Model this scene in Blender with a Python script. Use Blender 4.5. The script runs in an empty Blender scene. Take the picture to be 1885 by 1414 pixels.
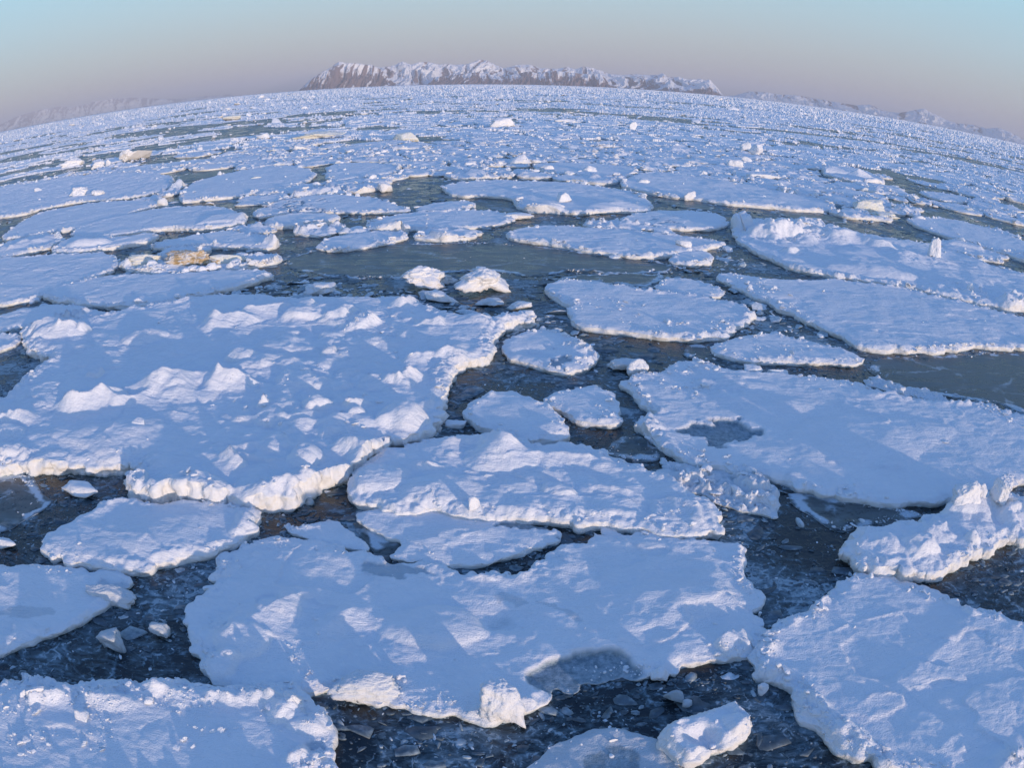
import bpy, math, random
import numpy as np
from mathutils import Matrix, Vector

random.seed(7); RNG = np.random.default_rng(11)
S = bpy.context.scene
# ------------------------------------------------------------------ camera (fisheye), world, sun
FPX, PITCH, ROLL, H = 1380.0, math.radians(23.1), math.radians(-0.8), 12.0
W0, H0 = 1885.0, 1414.0
SUN_AZ, SUN_EL = math.radians(35.0), math.radians(4.0)     # behind the camera, to its right
_c, _s, _ct, _st = math.cos(ROLL), math.sin(ROLL), math.cos(PITCH), math.sin(PITCH)
cam = bpy.data.cameras.new('camera'); co = bpy.data.objects.new('camera', cam)
S.collection.objects.link(co); S.camera = co
cam.type = 'PANO'
cam.panorama_type = 'FISHEYE_EQUISOLID'
cam.sensor_fit = 'HORIZONTAL'; cam.sensor_width = 36.0; cam.sensor_height = 36.0 * 769 / 1024
cam.fisheye_lens = 36.0 * FPX / W0
cam.fisheye_fov = math.radians(180)
cam.clip_start = 0.1; cam.clip_end = 200000
R_ = Vector((_c, -_s * _st, -_s * _ct)); U_ = Vector((_s, _c * _st, _c * _ct)); F_ = Vector((0, _ct, -_st))
co.matrix_world = Matrix(((R_.x, U_.x, -F_.x, 0), (R_.y, U_.y, -F_.y, 0), (R_.z, U_.z, -F_.z, H), (0, 0, 0, 1)))

sun_dir = Vector((math.sin(SUN_AZ) * math.cos(SUN_EL), -math.cos(SUN_AZ) * math.cos(SUN_EL), math.sin(SUN_EL)))
sl = bpy.data.lights.new('sun', 'SUN'); so = bpy.data.objects.new('sun', sl); S.collection.objects.link(so)
sl.energy = 5.0; sl.angle = math.radians(0.9); sl.color = (1.0, 0.78, 0.62)
so.rotation_euler = sun_dir.to_track_quat('Z', 'Y').to_euler()

w = bpy.data.worlds.new('World'); S.world = w; w.use_nodes = True
nt = w.node_tree; nt.nodes.clear()
def N(nt, t, **kw):
    n = nt.nodes.new(t)
    for k, v in kw.items():
        if k == 'ins':
            for a, b in v.items(): n.inputs[a].default_value = b
        else: setattr(n, k, v)
    return n
def ramp(nt, pts, interp='LINEAR'):
    n = nt.nodes.new('ShaderNodeValToRGB'); e = n.color_ramp.elements; n.color_ramp.interpolation = interp
    while len(e) < len(pts): e.new(0.5)
    for el, (p, c) in zip(e, pts):
        el.position = p; el.color = (*c, 1) if len(c) == 3 else c
    return n
sky = N(nt, 'ShaderNodeTexSky', sky_type='NISHITA', sun_disc=False, sun_elevation=SUN_EL,
        sun_rotation=math.pi - SUN_AZ, altitude=0, air_density=1.0, dust_density=0.4, ozone_density=3.0)
tc = N(nt, 'ShaderNodeTexCoord'); sp = N(nt, 'ShaderNodeSeparateXYZ'); nt.links.new(tc.outputs['Generated'], sp.inputs[0])
el = N(nt, 'ShaderNodeMath', operation='ARCSINE'); nt.links.new(sp.outputs[2], el.inputs[0])
m1 = N(nt, 'ShaderNodeMapRange', ins={1: 0.0, 2: math.radians(90), 3: 0.0, 4: 1.0}); nt.links.new(el.outputs[0], m1.inputs[0])
SKY = [(0.0, (.40, .385, .415)), (.02, (.405, .40, .43)), (.045, (.43, .47, .495)), (.075, (.42, .545, .60)), (.12, (.38, .62, .72)),
       (.22, (.19, .37, .66)), (.5, (.10, .25, .64)), (1.0, (.06, .175, .52))]
rp = ramp(nt, SKY); nt.links.new(m1.outputs[0], rp.inputs[0])
mx = N(nt, 'ShaderNodeMix', data_type='RGBA', blend_type='ADD', ins={0: 0.05})   # the physical sky's own glow on top of the twilight tones
nt.links.new(rp.outputs[0], mx.inputs[6]); nt.links.new(sky.outputs[0], mx.inputs[7])
# afterglow round the low sun, behind the camera
vd = N(nt, 'ShaderNodeVectorMath', operation='DOT_PRODUCT', ins={1: tuple(sun_dir)}); nt.links.new(tc.outputs['Generated'], vd.inputs[0])
g1 = N(nt, 'ShaderNodeMapRange', interpolation_type='SMOOTHSTEP', ins={1: -.1, 2: 1.0, 3: 0.0, 4: 1.0}); nt.links.new(vd.outputs['Value'], g1.inputs[0])
g2 = ramp(nt, [(0, (1, 1, 1)), (.10, (.75, .75, .75)), (.3, (.15, .15, .15)), (.6, (0, 0, 0))]); nt.links.new(m1.outputs[0], g2.inputs[0])
g3 = N(nt, 'ShaderNodeMath', operation='MULTIPLY'); nt.links.new(g1.outputs[0], g3.inputs[0]); nt.links.new(g2.outputs[0], g3.inputs[1])
g4 = N(nt, 'ShaderNodeMix', data_type='RGBA', blend_type='ADD', ins={7: (.50, .36, .30, 1)}); nt.links.new(g3.outputs[0], g4.inputs[0]); nt.links.new(mx.outputs[2], g4.inputs[6])
bg = N(nt, 'ShaderNodeBackground', ins={'Strength': 1.0})
wo = N(nt, 'ShaderNodeOutputWorld')
nt.links.new(g4.outputs[2], bg.inputs[0]); nt.links.new(bg.outputs[0], wo.inputs[0])
S.view_settings.view_transform = 'Standard'; S.view_settings.look = 'None'
S.view_settings.gamma = 1.0; S.view_settings.exposure = 0.03; S.view_settings.use_curve_mapping = False
S.cycles.max_bounces = 6; S.cycles.diffuse_bounces = 3; S.cycles.volume_bounces = 0
S.cycles.use_denoising = True
# ------------------------------------------------------------------ photograph rays -> places on the sea (metres), camera 12 m up
def ray(px, py):
    x = np.asarray(px, float) - W0 / 2; y = H0 / 2 - np.asarray(py, float)
    r = np.hypot(x, y) + 1e-9; a = 2 * np.arcsin(np.clip(r / 2 / FPX, 0, 1))
    dx, dy, dz = np.sin(a) * x / r, np.sin(a) * y / r, np.cos(a)
    X = _c * dx + _s * dy; Y = -_s * dx + _c * dy
    return X, Y * _st + dz * _ct, Y * _ct - dz * _st
def at(px, py, z=0.0):
    X, Y, Z = ray(px, py); t = (z - H) / np.minimum(Z, -1e-4)
    return np.stack([X * t, Y * t], -1)
def proj(x, y, z=0.0):
    z = np.asarray(z, float) - H
    X = x; Yc = y * _st + z * _ct; dz = y * _ct - z * _st
    dx = _c * X - _s * Yc; dy = _s * X + _c * Yc
    n = np.sqrt(dx * dx + dy * dy + dz * dz) + 1e-9; a = np.arccos(np.clip(dz / n, -1, 1)); q = np.hypot(dx, dy) + 1e-9
    r = 2 * FPX * np.sin(a / 2)
    return W0 / 2 + r * dx / q, H0 / 2 - r * dy / q
def mpp(px, py):                                  # metres spanned by one photograph pixel there (across, up)
    p = at(px, py); D = math.hypot(math.hypot(*p), H)
    return D / FPX, D / FPX / math.cos(math.asin(H / D))
# ------------------------------------------------------------------ noise
def _h(ix, iy, iz, s):
    with np.errstate(over='ignore'):
        h = ix.astype(np.uint32) * np.uint32(374761393) + iy.astype(np.uint32) * np.uint32(668265263) + iz.astype(np.uint32) * np.uint32(2147483647 - 59) + np.uint32((s * 1274126177) & 0xffffffff)
        h = (h ^ (h >> np.uint32(13))) * np.uint32(1274126177); h ^= h >> np.uint32(16)
        h = h * np.uint32(2246822519); h ^= h >> np.uint32(15)
    return h.astype(np.float64) / 2147483648.0 - 1.0
def n2(x, y, s=0):
    x = np.asarray(x, float); y = np.asarray(y, float)
    fx, fy = np.floor(x), np.floor(y); u, v = x - fx, y - fy
    ix, iy = fx.astype(np.int64), fy.astype(np.int64); z = np.zeros_like(ix) + 17
    u = u * u * u * (u * (u * 6 - 15) + 10); v = v * v * v * (v * (v * 6 - 15) + 10)
    a = _h(ix, iy, z, s); b = _h(ix + 1, iy, z, s); c = _h(ix, iy + 1, z, s); d = _h(ix + 1, iy + 1, z, s)
    return (a + (b - a) * u) * (1 - v) + (c + (d - c) * u) * v
def fb2(x, y, o=4, s=0, g=0.5, l=2.03):
    t = 0; A = 1; n = 0
    for k in range(o):
        t = t + A * n2(x, y, s + k * 31); n += A; A *= g; x, y = (x * .8 - y * .6) * l, (x * .6 + y * .8) * l
    return t / n * 1.6
def n3(x, y, z, s=0):
    f = [np.floor(q) for q in (x, y, z)]; u, v, w_ = [(q - g) for q, g in zip((x, y, z), f)]
    i, j, k = [g.astype(np.int64) for g in f]
    u, v, w_ = [q * q * (3 - 2 * q) for q in (u, v, w_)]
    L = lambda a, b, t: a + (b - a) * t
    e = [[[_h(i + a, j + b, k + c, s) for c in (0, 1)] for b in (0, 1)] for a in (0, 1)]
    return L(L(L(e[0][0][0], e[1][0][0], u), L(e[0][1][0], e[1][1][0], u), v), L(L(e[0][0][1], e[1][0][1], u), L(e[0][1][1], e[1][1][1], u), v), w_)
def fb3(P, o=3, s=0, g=0.5):
    t = 0; A = 1; n = 0; f = 1.0
    for k in range(o):
        t = t + A * n3(P[..., 0] * f + k * 9.1, P[..., 1] * f, P[..., 2] * f, s + k * 7); n += A; A *= g; f *= 2.07
    return t / n * 1.5
def sm(t): t = np.clip(t, 0, 1); return t * t * (3 - 2 * t)
def worley(x, y, s):                               # F1, F2, id of cell
    ix = np.floor(x).astype(np.int64); iy = np.floor(y).astype(np.int64); z = np.zeros_like(ix)
    F1 = np.full(x.shape, 9.); F2 = F1.copy(); I = np.zeros(x.shape)
    for a in (-1, 0, 1):
        for b in (-1, 0, 1):
            cx, cy = ix + a, iy + b
            d = np.hypot(cx + .5 + .42 * _h(cx, cy, z, s) - x, cy + .5 + .42 * _h(cx, cy, z, s + 5) - y)
            c = d < F1; F2 = np.where(c, F1, np.minimum(F2, d)); I = np.where(c, _h(cx, cy, z, s + 9), I); F1 = np.where(c, d, F1)
    return F1, F2, I
# ------------------------------------------------------------------ mesh + tags
def mesh(name, V, faces, mat, parent=None, origin=(0, 0, 0), attrs=None, smooth=True):
    me = bpy.data.meshes.new(name); V = np.asarray(V, np.float32) - np.asarray(origin, np.float32)
    me.vertices.add(len(V)); me.vertices.foreach_set('co', V.ravel())
    groups = faces if isinstance(faces, list) else [faces]
    idx = np.concatenate([f.ravel() for f in groups]); cnt = np.concatenate([np.full(len(f), f.shape[1]) for f in groups])
    me.loops.add(len(idx)); me.loops.foreach_set('vertex_index', idx.astype(np.int32))
    me.polygons.add(len(cnt)); me.polygons.foreach_set('loop_start', (np.cumsum(cnt) - cnt).astype(np.int32))
    me.polygons.foreach_set('loop_total', cnt.astype(np.int32))
    me.polygons.foreach_set('use_smooth', np.full(len(cnt), smooth))
    for k, v in (attrs or {}).items():
        a = me.attributes.new(k, 'FLOAT', 'POINT'); a.data.foreach_set('value', np.asarray(v, np.float32))
    me.update(); me.validate(); me.materials.append(mat)
    o = bpy.data.objects.new(name, me); S.collection.objects.link(o); o.location = origin
    if parent is not None:
        o.parent = parent; o.location = Vector(origin) - parent.location
    return o
def tag(o, label=None, cat=None, group=None, kind=None):
    for k, v in (('label', label), ('category', cat), ('group', group), ('kind', kind)):
        if v: o[k] = v
    return o
# ------------------------------------------------------------------ materials
def newmat(name):
    m = bpy.data.materials.new(name); m.use_nodes = True; nt = m.node_tree
    return m, nt, nt.nodes['Principled BSDF'], nt.links.new
def noise(nt, scale, detail=4, rough=.55, co=None, dist=0.0):
    n = N(nt, 'ShaderNodeTexNoise', ins={'Scale': scale, 'Detail': detail, 'Roughness': rough, 'Distortion': dist})
    if co is not None: nt.links.new(co, n.inputs['Vector'])
    return n
def mixc(nt, f, a, b):
    n = N(nt, 'ShaderNodeMix', data_type='RGBA')
    for i, q in ((0, f), (6, a), (7, b)):
        if hasattr(q, 'links'): nt.links.new(q, n.inputs[i])
        elif i == 0: n.inputs[0].default_value = q
        else: n.inputs[i].default_value = (*q, 1)
    return n.outputs[2]
def rng(nt, v, a, b, c=0.0, d=1.0):
    n = N(nt, 'ShaderNodeMapRange', ins={1: a, 2: b, 3: c, 4: d}); nt.links.new(v, n.inputs[0]); return n.outputs[0]
def mth(nt, op, a, b):
    n = N(nt, 'ShaderNodeMath', operation=op)
    for i, q in enumerate((a, b)):
        if hasattr(q, 'links'): nt.links.new(q, n.inputs[i])
        else: n.inputs[i].default_value = q
    return n.outputs[0]
def snow_mat(name, base, wallc, strength=.5, fine=True, mottle=False):
    m, nt, B, L = newmat(name); tc = N(nt, 'ShaderNodeTexCoord').outputs['Object']
    geo = N(nt, 'ShaderNodeNewGeometry')
    wet = N(nt, 'ShaderNodeAttribute', attribute_name='wet').outputs['Fac']; wall = N(nt, 'ShaderNodeAttribute', attribute_name='wall').outputs['Fac']
    a = noise(nt, .9, 5, .6, tc); b = noise(nt, 7, 4, .6, tc)
    c = mixc(nt, rng(nt, a.outputs[0], .3, .7), tuple(q * .95 for q in base), base)
    if mottle: c = mixc(nt, rng(nt, noise(nt, 1.6, 5, .7, tc, .8).outputs[0], .44, .56), (.84, .84, .83), c)
    wf = mth(nt, 'MULTIPLY', wall, rng(nt, b.outputs[0], .3, .62))
    c = mixc(nt, wf, c, wallc)
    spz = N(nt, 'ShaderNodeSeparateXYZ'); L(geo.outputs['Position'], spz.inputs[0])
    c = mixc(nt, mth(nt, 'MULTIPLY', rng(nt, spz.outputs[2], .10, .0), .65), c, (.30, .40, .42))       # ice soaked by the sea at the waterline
    wetc = mixc(nt, rng(nt, b.outputs[0], .35, .65), (.17, .24, .28), (.38, .46, .51))
    f = mth(nt, 'ADD', wet, mth(nt, 'MULTIPLY', mth(nt, 'SUBTRACT', b.outputs[0], .5), mth(nt, 'MULTIPLY', wet, 1.2)))
    c = mixc(nt, rng(nt, f, .1, .75), c, wetc)
    L(c, B.inputs['Base Color']); L(rng(nt, wet, 0, 1, .62, .3), B.inputs['Roughness'])
    B.inputs['Specular IOR Level'].default_value = .3
    mps = N(nt, 'ShaderNodeMapping', ins={'Scale': (1.0, 2.6, 1), 'Rotation': (0, 0, -.35)}); L(tc, mps.inputs[0]); h = mth(nt, 'ADD', mth(nt, 'ADD', mth(nt, 'MULTIPLY', noise(nt, 5, 6, .7, tc).outputs[0], 1.0), mth(nt, 'MULTIPLY', noise(nt, 1.6, 5, .62, mps.outputs[0], .6).outputs[0], 1.8)), mth(nt, 'MULTIPLY', noise(nt, 30, 3, .6, tc).outputs[0], .45)) if fine else noise(nt, 3, 5, .7, tc).outputs[0]
    bp = N(nt, 'ShaderNodeBump', ins={'Strength': strength, 'Distance': .085}); L(h, bp.inputs['Height']); L(bp.outputs[0], B.inputs['Normal'])
    return m
M_SNOW = snow_mat('snow', (.86, .865, .875), (.82, .815, .79), .6)
M_FAR = snow_mat('far_snow', (.86, .865, .875), (.78, .78, .74), .5, False)
M_DIRTY = snow_mat('sediment_ice', (.56, .42, .24), (.40, .27, .13), .9, mottle=True)
M_YELLOW = snow_mat('algae_ice', (.84, .83, .74), (.80, .75, .54), .7, mottle=True)
M_THIN = None
def thin_mat():
    m, nt, B, L = newmat('thin_ice'); tc = N(nt, 'ShaderNodeTexCoord').outputs['Object']
    mp = N(nt, 'ShaderNodeMapping', ins={'Scale': (.35, 1.0, 1), 'Rotation': (0, 0, .15)}); L(tc, mp.inputs[0])
    wet = N(nt, 'ShaderNodeAttribute', attribute_name='wet').outputs['Fac']
    a = noise(nt, .8, 7, .68, mp.outputs[0], 1.5); d = noise(nt, 4.5, 5, .7, mp.outputs[0], .6)
    wv = N(nt, 'ShaderNodeVectorMath', operation='MULTIPLY_ADD', ins={1: (1.5, 1.5, 0)}); L(noise(nt, .5, 4, .6, tc).outputs['Color'], wv.inputs[0]); L(mp.outputs[0], wv.inputs[2])
    v = N(nt, 'ShaderNodeTexVoronoi', feature='DISTANCE_TO_EDGE', ins={'Scale': .45}); L(wv.outputs[0], v.inputs['Vector'])
    crack = mth(nt, 'MULTIPLY', rng(nt, v.outputs['Distance'], .03, 0), rng(nt, noise(nt, .7, 3, .6, tc).outputs[0], .45, .6))
    t = mth(nt, 'ADD', a.outputs[0], mth(nt, 'MULTIPLY', mth(nt, 'SUBTRACT', d.outputs[0], .5), .35))
    c = mixc(nt, rng(nt, t, .38, .68), (.022, .034, .040), (.17, .205, .205))
    c = mixc(nt, crack, c, (.32, .38, .42))
    w2 = mth(nt, 'ADD', wet, mth(nt, 'MULTIPLY', mth(nt, 'SUBTRACT', d.outputs[0], .5), .9))
    c = mixc(nt, rng(nt, w2, .35, .75), (.50, .57, .62), c)
    L(c, B.inputs['Base Color']); L(rng(nt, t, .35, .7, .18, .6), B.inputs['Roughness']); B.inputs['Specular IOR Level'].default_value = .38
    bp = N(nt, 'ShaderNodeBump', ins={'Strength': .5, 'Distance': .04}); L(t, bp.inputs['Height']); L(bp.outputs[0], B.inputs['Normal'])
    return m
M_THIN = thin_mat()
def brash_mat():
    m, nt, B, L = newmat('brash'); t = N(nt, 'ShaderNodeAttribute', attribute_name='tone').outputs['Fac']
    tc = N(nt, 'ShaderNodeTexCoord').outputs['Object']
    b = noise(nt, 6, 4, .6, tc)
    t = mth(nt, 'ADD', t, rng(nt, b.outputs[0], .3, .7, -.16, .16))
    r = ramp(nt, [(0, (.028, .045, .058)), (.35, (.09, .13, .16)), (.7, (.34, .42, .46)), (1, (.78, .80, .81))]); L(t, r.inputs[0]); L(r.outputs[0], B.inputs['Base Color'])
    B.inputs['Roughness'].default_value = .5
    bp = N(nt, 'ShaderNodeBump', ins={'Strength': .5, 'Distance': .03}); L(b.outputs[0], bp.inputs['Height']); L(bp.outputs[0], B.inputs['Normal'])
    return m
M_BRASH = brash_mat()
def water_mat():
    m, nt, B, L = newmat('sea'); tc = N(nt, 'ShaderNodeTexCoord').outputs['Object']
    mp = N(nt, 'ShaderNodeMapping', ins={'Scale': (.7, 1.4, 1), 'Rotation': (0, 0, .2)}); L(tc, mp.inputs[0])
    big = noise(nt, .22, 4, .5, tc, .6); a = noise(nt, 1.3, 8, .66, mp.outputs[0], 1.4); f = noise(nt, 7, 5, .65, mp.outputs[0], .8)
    # films of young ice: warped cells with fuzzy raised rims, broken up by noise
    wv = N(nt, 'ShaderNodeVectorMath', operation='MULTIPLY_ADD', ins={1: (1.1, 1.1, 0)}); L(noise(nt, .9, 4, .6, tc).outputs['Color'], wv.inputs[0]); L(tc, wv.inputs[2])
    wf = N(nt, 'ShaderNodeVectorMath', operation='MULTIPLY_ADD', ins={1: (.16, .16, 0)}); L(noise(nt, 6, 3, .6, tc).outputs['Color'], wf.inputs[0]); L(wv.outputs[0], wf.inputs[2])
    rims = None
    for sc, wd in ((.55, .045), (1.5, .075), (3.6, .11)):
        v = N(nt, 'ShaderNodeTexVoronoi', feature='DISTANCE_TO_EDGE', ins={'Scale': sc, 'Randomness': 1.0}); L(wf.outputs[0], v.inputs['Vector'])
        q = mth(nt, 'MULTIPLY', rng(nt, v.outputs['Distance'], wd, 0), rng(nt, noise(nt, sc * 1.3, 4, .6, tc).outputs[0], .50, .62))
        rims = q if rims is None else mth(nt, 'MAXIMUM', rims, q)
    cell = N(nt, 'ShaderNodeTexVoronoi', ins={'Scale': .55}); L(wf.outputs[0], cell.inputs['Vector'])
    cs = N(nt, 'ShaderNodeSeparateXYZ'); L(cell.outputs['Color'], cs.inputs[0])
    k = mth(nt, 'ADD', a.outputs[0], mth(nt, 'MULTIPLY', mth(nt, 'SUBTRACT', big.outputs[0], .535), 1.15))
    k = mth(nt, 'ADD', k, mth(nt, 'MULTIPLY', mth(nt, 'SUBTRACT', f.outputs[0], .5), .30))
    k = mth(nt, 'ADD', k, mth(nt, 'MULTIPLY', rims, .30)); k = mth(nt, 'ADD', k, rng(nt, cs.outputs[0], 0, 1, -.03, .10))
    c = ramp(nt, [(0, (.006, .010, .014)), (.42, (.012, .020, .026)), (.54, (.045, .072, .086)), (.66, (.14, .20, .235)), (.80, (.34, .42, .46))]); L(k, c.inputs[0])
    B.inputs['Specular IOR Level'].default_value = .36
    L(c.outputs[0], B.inputs['Base Color']); L(rng(nt, k, .40, .6, .12, .55), B.inputs['Roughness'])
    bp = N(nt, 'ShaderNodeBump', ins={'Strength': .5, 'Distance': .05}); L(k, bp.inputs['Height']); L(bp.outputs[0], B.inputs['Normal'])
    return m
M_SEA = water_mat()
def rock_mat():
    m, nt, B, L = newmat('mountain'); geo = N(nt, 'ShaderNodeNewGeometry'); att = N(nt, 'ShaderNodeAttribute', attribute_name='rock').outputs['Fac']
    tc = N(nt, 'ShaderNodeTexCoord').outputs['Object']
    a = noise(nt, .008, 6, .6, tc)
    f = rng(nt, mth(nt, 'ADD', att, mth(nt, 'MULTIPLY', mth(nt, 'SUBTRACT', a.outputs[0], .5), .9)), .42, .58)
    c = mixc(nt, f, (.82, .83, .85), mixc(nt, noise(nt, .003, 4, .6, tc).outputs[0], (.15, .11, .105), (.25, .175, .15)))
    L(c, B.inputs['Base Color']); B.inputs['Roughness'].default_value = .9; B.inputs['Specular IOR Level'].default_value = .1
    return m
M_ROCK = rock_mat()
# ------------------------------------------------------------------ setting: sea, mountains
FAR = 66000.0
t = np.linspace(0, 2 * math.pi, 97)[:-1]
V = np.concatenate([[[0, 0, 0]], np.stack([np.cos(t) * 60, np.sin(t) * 60, 0 * t], -1), np.stack([np.cos(t) * FAR, np.sin(t) * FAR, 0 * t], -1)])
i = np.arange(96); j = (i + 1) % 96
tag(mesh('sea_water', V, [np.stack([0 * i, 1 + i, 1 + j], -1), np.stack([1 + i, 97 + i, 97 + j, 1 + j], -1)], M_SEA), 'dark slushy sea between the floes', kind='structure')

HZ = np.array([(-60, 254), (0, 242), (160, 214), (323, 184.5), (550, 161), (730, 153.5), (971, 154.7), (1300, 173), (1333.5, 176), (1630.6, 215), (1885, 263.4), (1960, 280)])
def env(pts, R):
    x = np.array([p[0] for p in pts], float); y = np.array([p[1] for p in pts], float)
    e = np.arcsin(ray(x, y)[2]) - np.arcsin(ray(x, np.interp(x, HZ[:, 0], HZ[:, 1]))[2])
    X, Y, _ = ray(x, y); az = np.arctan2(X, Y)
    return az, np.maximum(np.tan(e) * R, 0)
def range_mesh(name, label, layers, R, az0, az1, n, depth, mrow, seed, rocky):
    az = np.linspace(az0, az1, n); q = np.linspace(0, 1, mrow); A, Q = np.meshgrid(az, q); D = Q * depth
    X = np.sin(A) * (R + D); Y = np.cos(A) * (R + D)
    Z = np.zeros_like(A) - 20; rock = np.zeros_like(A)
    for li, (pts, d0, wid, rk, gul) in enumerate(layers):
        ea, eh = env(pts, R + d0); hh = np.interp(A, ea, eh, left=0, right=0)
        gx = X / gul; warp = fb2(X / 900, Y / 900, 3, seed + li) * 1.0
        spur = 1 - np.abs(fb2(gx + warp, D / (gul * 5), 4, seed + 40 + li, .55)); spur = spur - .55
        u = (D - d0) / wid + spur * .42 * sm((d0 - D + wid * .2) / wid * 1.4)
        prof = np.where(u < 0, np.clip(1 + u, 0, 1) ** 1.15, np.clip(1 - u * .8, 0, 1))
        crag = fb2(X / 420, Y / 420, 6, seed + 9 + li, .62) - .25 * np.abs(fb2(X / 700, Y / 700, 4, seed + 19 + li))
        z = hh * (prof * (1 + .0 * crag)) + hh * .17 * crag * np.clip(1 - np.abs(prof - .6) * 2, 0, 1)
        zz = np.where(prof > 0, z, -20)
        streak = fb2(X / (gul * .45) + warp * 2, D / (gul * 6), 4, seed + 70 + li, .6)
        hrel = z / np.maximum(hh, 1)
        rr = rk[0] + (rk[1] - rk[0]) * sm(hrel) + .45 * streak - .12 * spur
        rock = np.where(zz > Z, rr, rock); Z = np.maximum(Z, zz)
    Zf = Z
    idx = np.arange(n * mrow).reshape(mrow, n)
    F = np.stack([idx[:-1, :-1], idx[:-1, 1:], idx[1:, 1:], idx[1:, :-1]], -1).reshape(-1, 4)
    keep = Zf.ravel()[F].max(1) > -19; F = F[keep]
    used = np.unique(F); mp = np.zeros(n * mrow, int); mp[used] = np.arange(len(used))
    V = np.stack([X, Y, Zf], -1).reshape(-1, 3)[used]
    return tag(mesh(name, V, mp[F], M_ROCK, attrs={'rock': rock.ravel()[used]}), label, kind='structure')
BACK = [(590, 150), (613, 116), (624, 109), (639, 112), (661, 116), (687, 117), (700, 121), (723, 116), (741, 110), (756, 116), (773, 110), (789, 112), (808, 118), (823, 116), (838, 118), (860, 116),
        (882, 109), (897, 111), (912, 118), (927, 125), (949, 118), (975, 118), (994, 126), (1020, 127), (1046, 124), (1060, 129), (1072, 124), (1090, 126), (1109, 132), (1120, 138), (1139, 140), (1164, 139),
        (1194, 140), (1212, 139), (1220, 136), (1231, 143), (1250, 142), (1268, 147), (1291, 145), (1303, 150), (1325, 172)]
FRONT = [(549, 161), (573, 140), (594, 127), (613, 117), (638, 111), (683, 114), (700, 122), (718, 138), (732, 153), (740, 154), (785, 153), (798, 140), (825, 137), (874, 132), (888, 133), (928, 141), (941, 137),
         (973, 130), (996, 136), (1016, 129), (1040, 133), (1074, 137), (1105, 137), (1125, 157), (1135, 161)]
FRONT2 = [(1205, 166), (1218, 162), (1234, 147), (1246, 157), (1262, 160), (1280, 157), (1292, 150), (1306, 145), (1319, 159), (1331, 175)]
RIGHT = [(1335, 177), (1352, 176), (1378, 169), (1408, 171), (1438, 176), (1475, 178), (1501, 184), (1538, 189), (1575, 195), (1601, 193), (1631, 204), (1653, 208), (1679, 204), (1701, 200), (1720, 210),
         (1742, 221), (1764, 228), (1794, 230), (1816, 236), (1839, 234), (1861, 241), (1885, 254), (1920, 268)]
LEFT = [(-40, 235), (0, 229), (37, 212), (70, 204), (93, 200), (111, 197), (130, 199), (167, 190), (200, 183), (223, 180), (253, 178), (297, 179), (334, 178), (380, 173), (430, 170)]
range_mesh('mountain_range', 'snowy coastal mountains with brown rocky bluffs under the middle of the sky',
           [(FRONT, 900, 800, (.88, .44), 150), (FRONT2, 1100, 900, (.75, .05), 220), (BACK, 2600, 1500, (.46, .26), 300)], 21000, -.30, .30, 1500, 4200, 150, 3, True)
range_mesh('mountain_ridge', 'low pale snow ridge fading into haze at the right horizon', [(RIGHT, 1200, 1100, (.05, .38), 350)], 30000, .26, .85, 900, 3200, 70, 21, False)
range_mesh('mountain_ridge', 'very faint pinkish ridge in haze at the left horizon', [(LEFT, 1200, 1100, (.3, .6), 350)], 60000, -.86, -.3, 700, 3200, 60, 33, False)
# ------------------------------------------------------------------ builders: floes, blocks, rubble
def sdf(Q, P):                                     # signed distance to polygon, + inside
    out = np.empty(len(Q)); A = P; Bp = np.roll(P, -1, 0); AB = Bp - A; L2 = (AB ** 2).sum(1) + 1e-12
    for s in range(0, len(Q), 40000):
        q = Q[s:s + 40000, None, :]; d = q - A[None]
        t = np.clip((d * AB).sum(2) / L2, 0, 1); e = d - t[..., None] * AB
        dist = np.sqrt((e ** 2).sum(2).min(1))
        y = q[:, :, 1]; c = (A[None, :, 1] > y) != (Bp[None, :, 1] > y)
        with np.errstate(divide='ignore', invalid='ignore'):
            xi = A[None, :, 0] + (y - A[None, :, 1]) * AB[None, :, 0] / np.where(AB[None, :, 1] == 0, 1e-9, AB[None, :, 1])
        ins = (c & (q[:, :, 0] < xi)).sum(1) % 2 == 1
        out[s:s + 40000] = np.where(ins, dist, -dist)
    return out
def chaikin(P, k=1):
    for _ in range(k):
        Q = np.roll(P, -1, 0); P = np.stack([P * .75 + Q * .25, P * .25 + Q * .75], 1).reshape(-1, 2)
    return P
ICO = {}
def ico(n):
    if n in ICO: return ICO[n]
    import bmesh
    b = bmesh.new(); bmesh.ops.create_icosphere(b, subdivisions=n, radius=1.0)
    V = np.array([v.co[:] for v in b.verts]); F = np.array([[v.index for v in f.verts] for f in b.faces]); b.free()
    ICO[n] = (V, F); return ICO[n]
def block(seed, dims, sub=3, facets=7, sharp=14., rough=.10, strata=0.0):
    r = np.random.default_rng(seed); U, F = ico(sub)
    nrm = np.concatenate([np.eye(3), -np.eye(3)]) + r.normal(0, .34, (6, 3)); ex = r.normal(0, 1, (facets + 3, 3)); ex[:, 2] = np.abs(ex[:, 2]); nrm = np.concatenate([nrm, ex])
    nrm /= np.linalg.norm(nrm, axis=1)[:, None]; d = np.concatenate([np.ones(6) * r.uniform(.75, 1.1, 6), r.uniform(.62, 1.02, facets + 3)])
    sharp = sharp * 2.2; k = np.maximum(U @ nrm.T, 1e-3) / d; R = 1 / (np.power(np.power(k, sharp).sum(1), 1 / sharp))
    P = U * R[:, None]; P = P * (1 + rough * (.75 * fb3(P * 1.7 + seed % 97, 4, seed, .55) + .45 * np.abs(fb3(P * 4.1 + 5, 3, seed + 3, .6))))[:, None]
    if strata: P[:, :2] *= (1 + strata * n3(P[:, 0] * .5, P[:, 1] * .5, P[:, 2] * 9, seed))[:, None]
    P = (P - (P.max(0) + P.min(0)) / 2) / (P.max(0) - P.min(0)) * np.asarray(dims)
    return P, F
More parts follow.
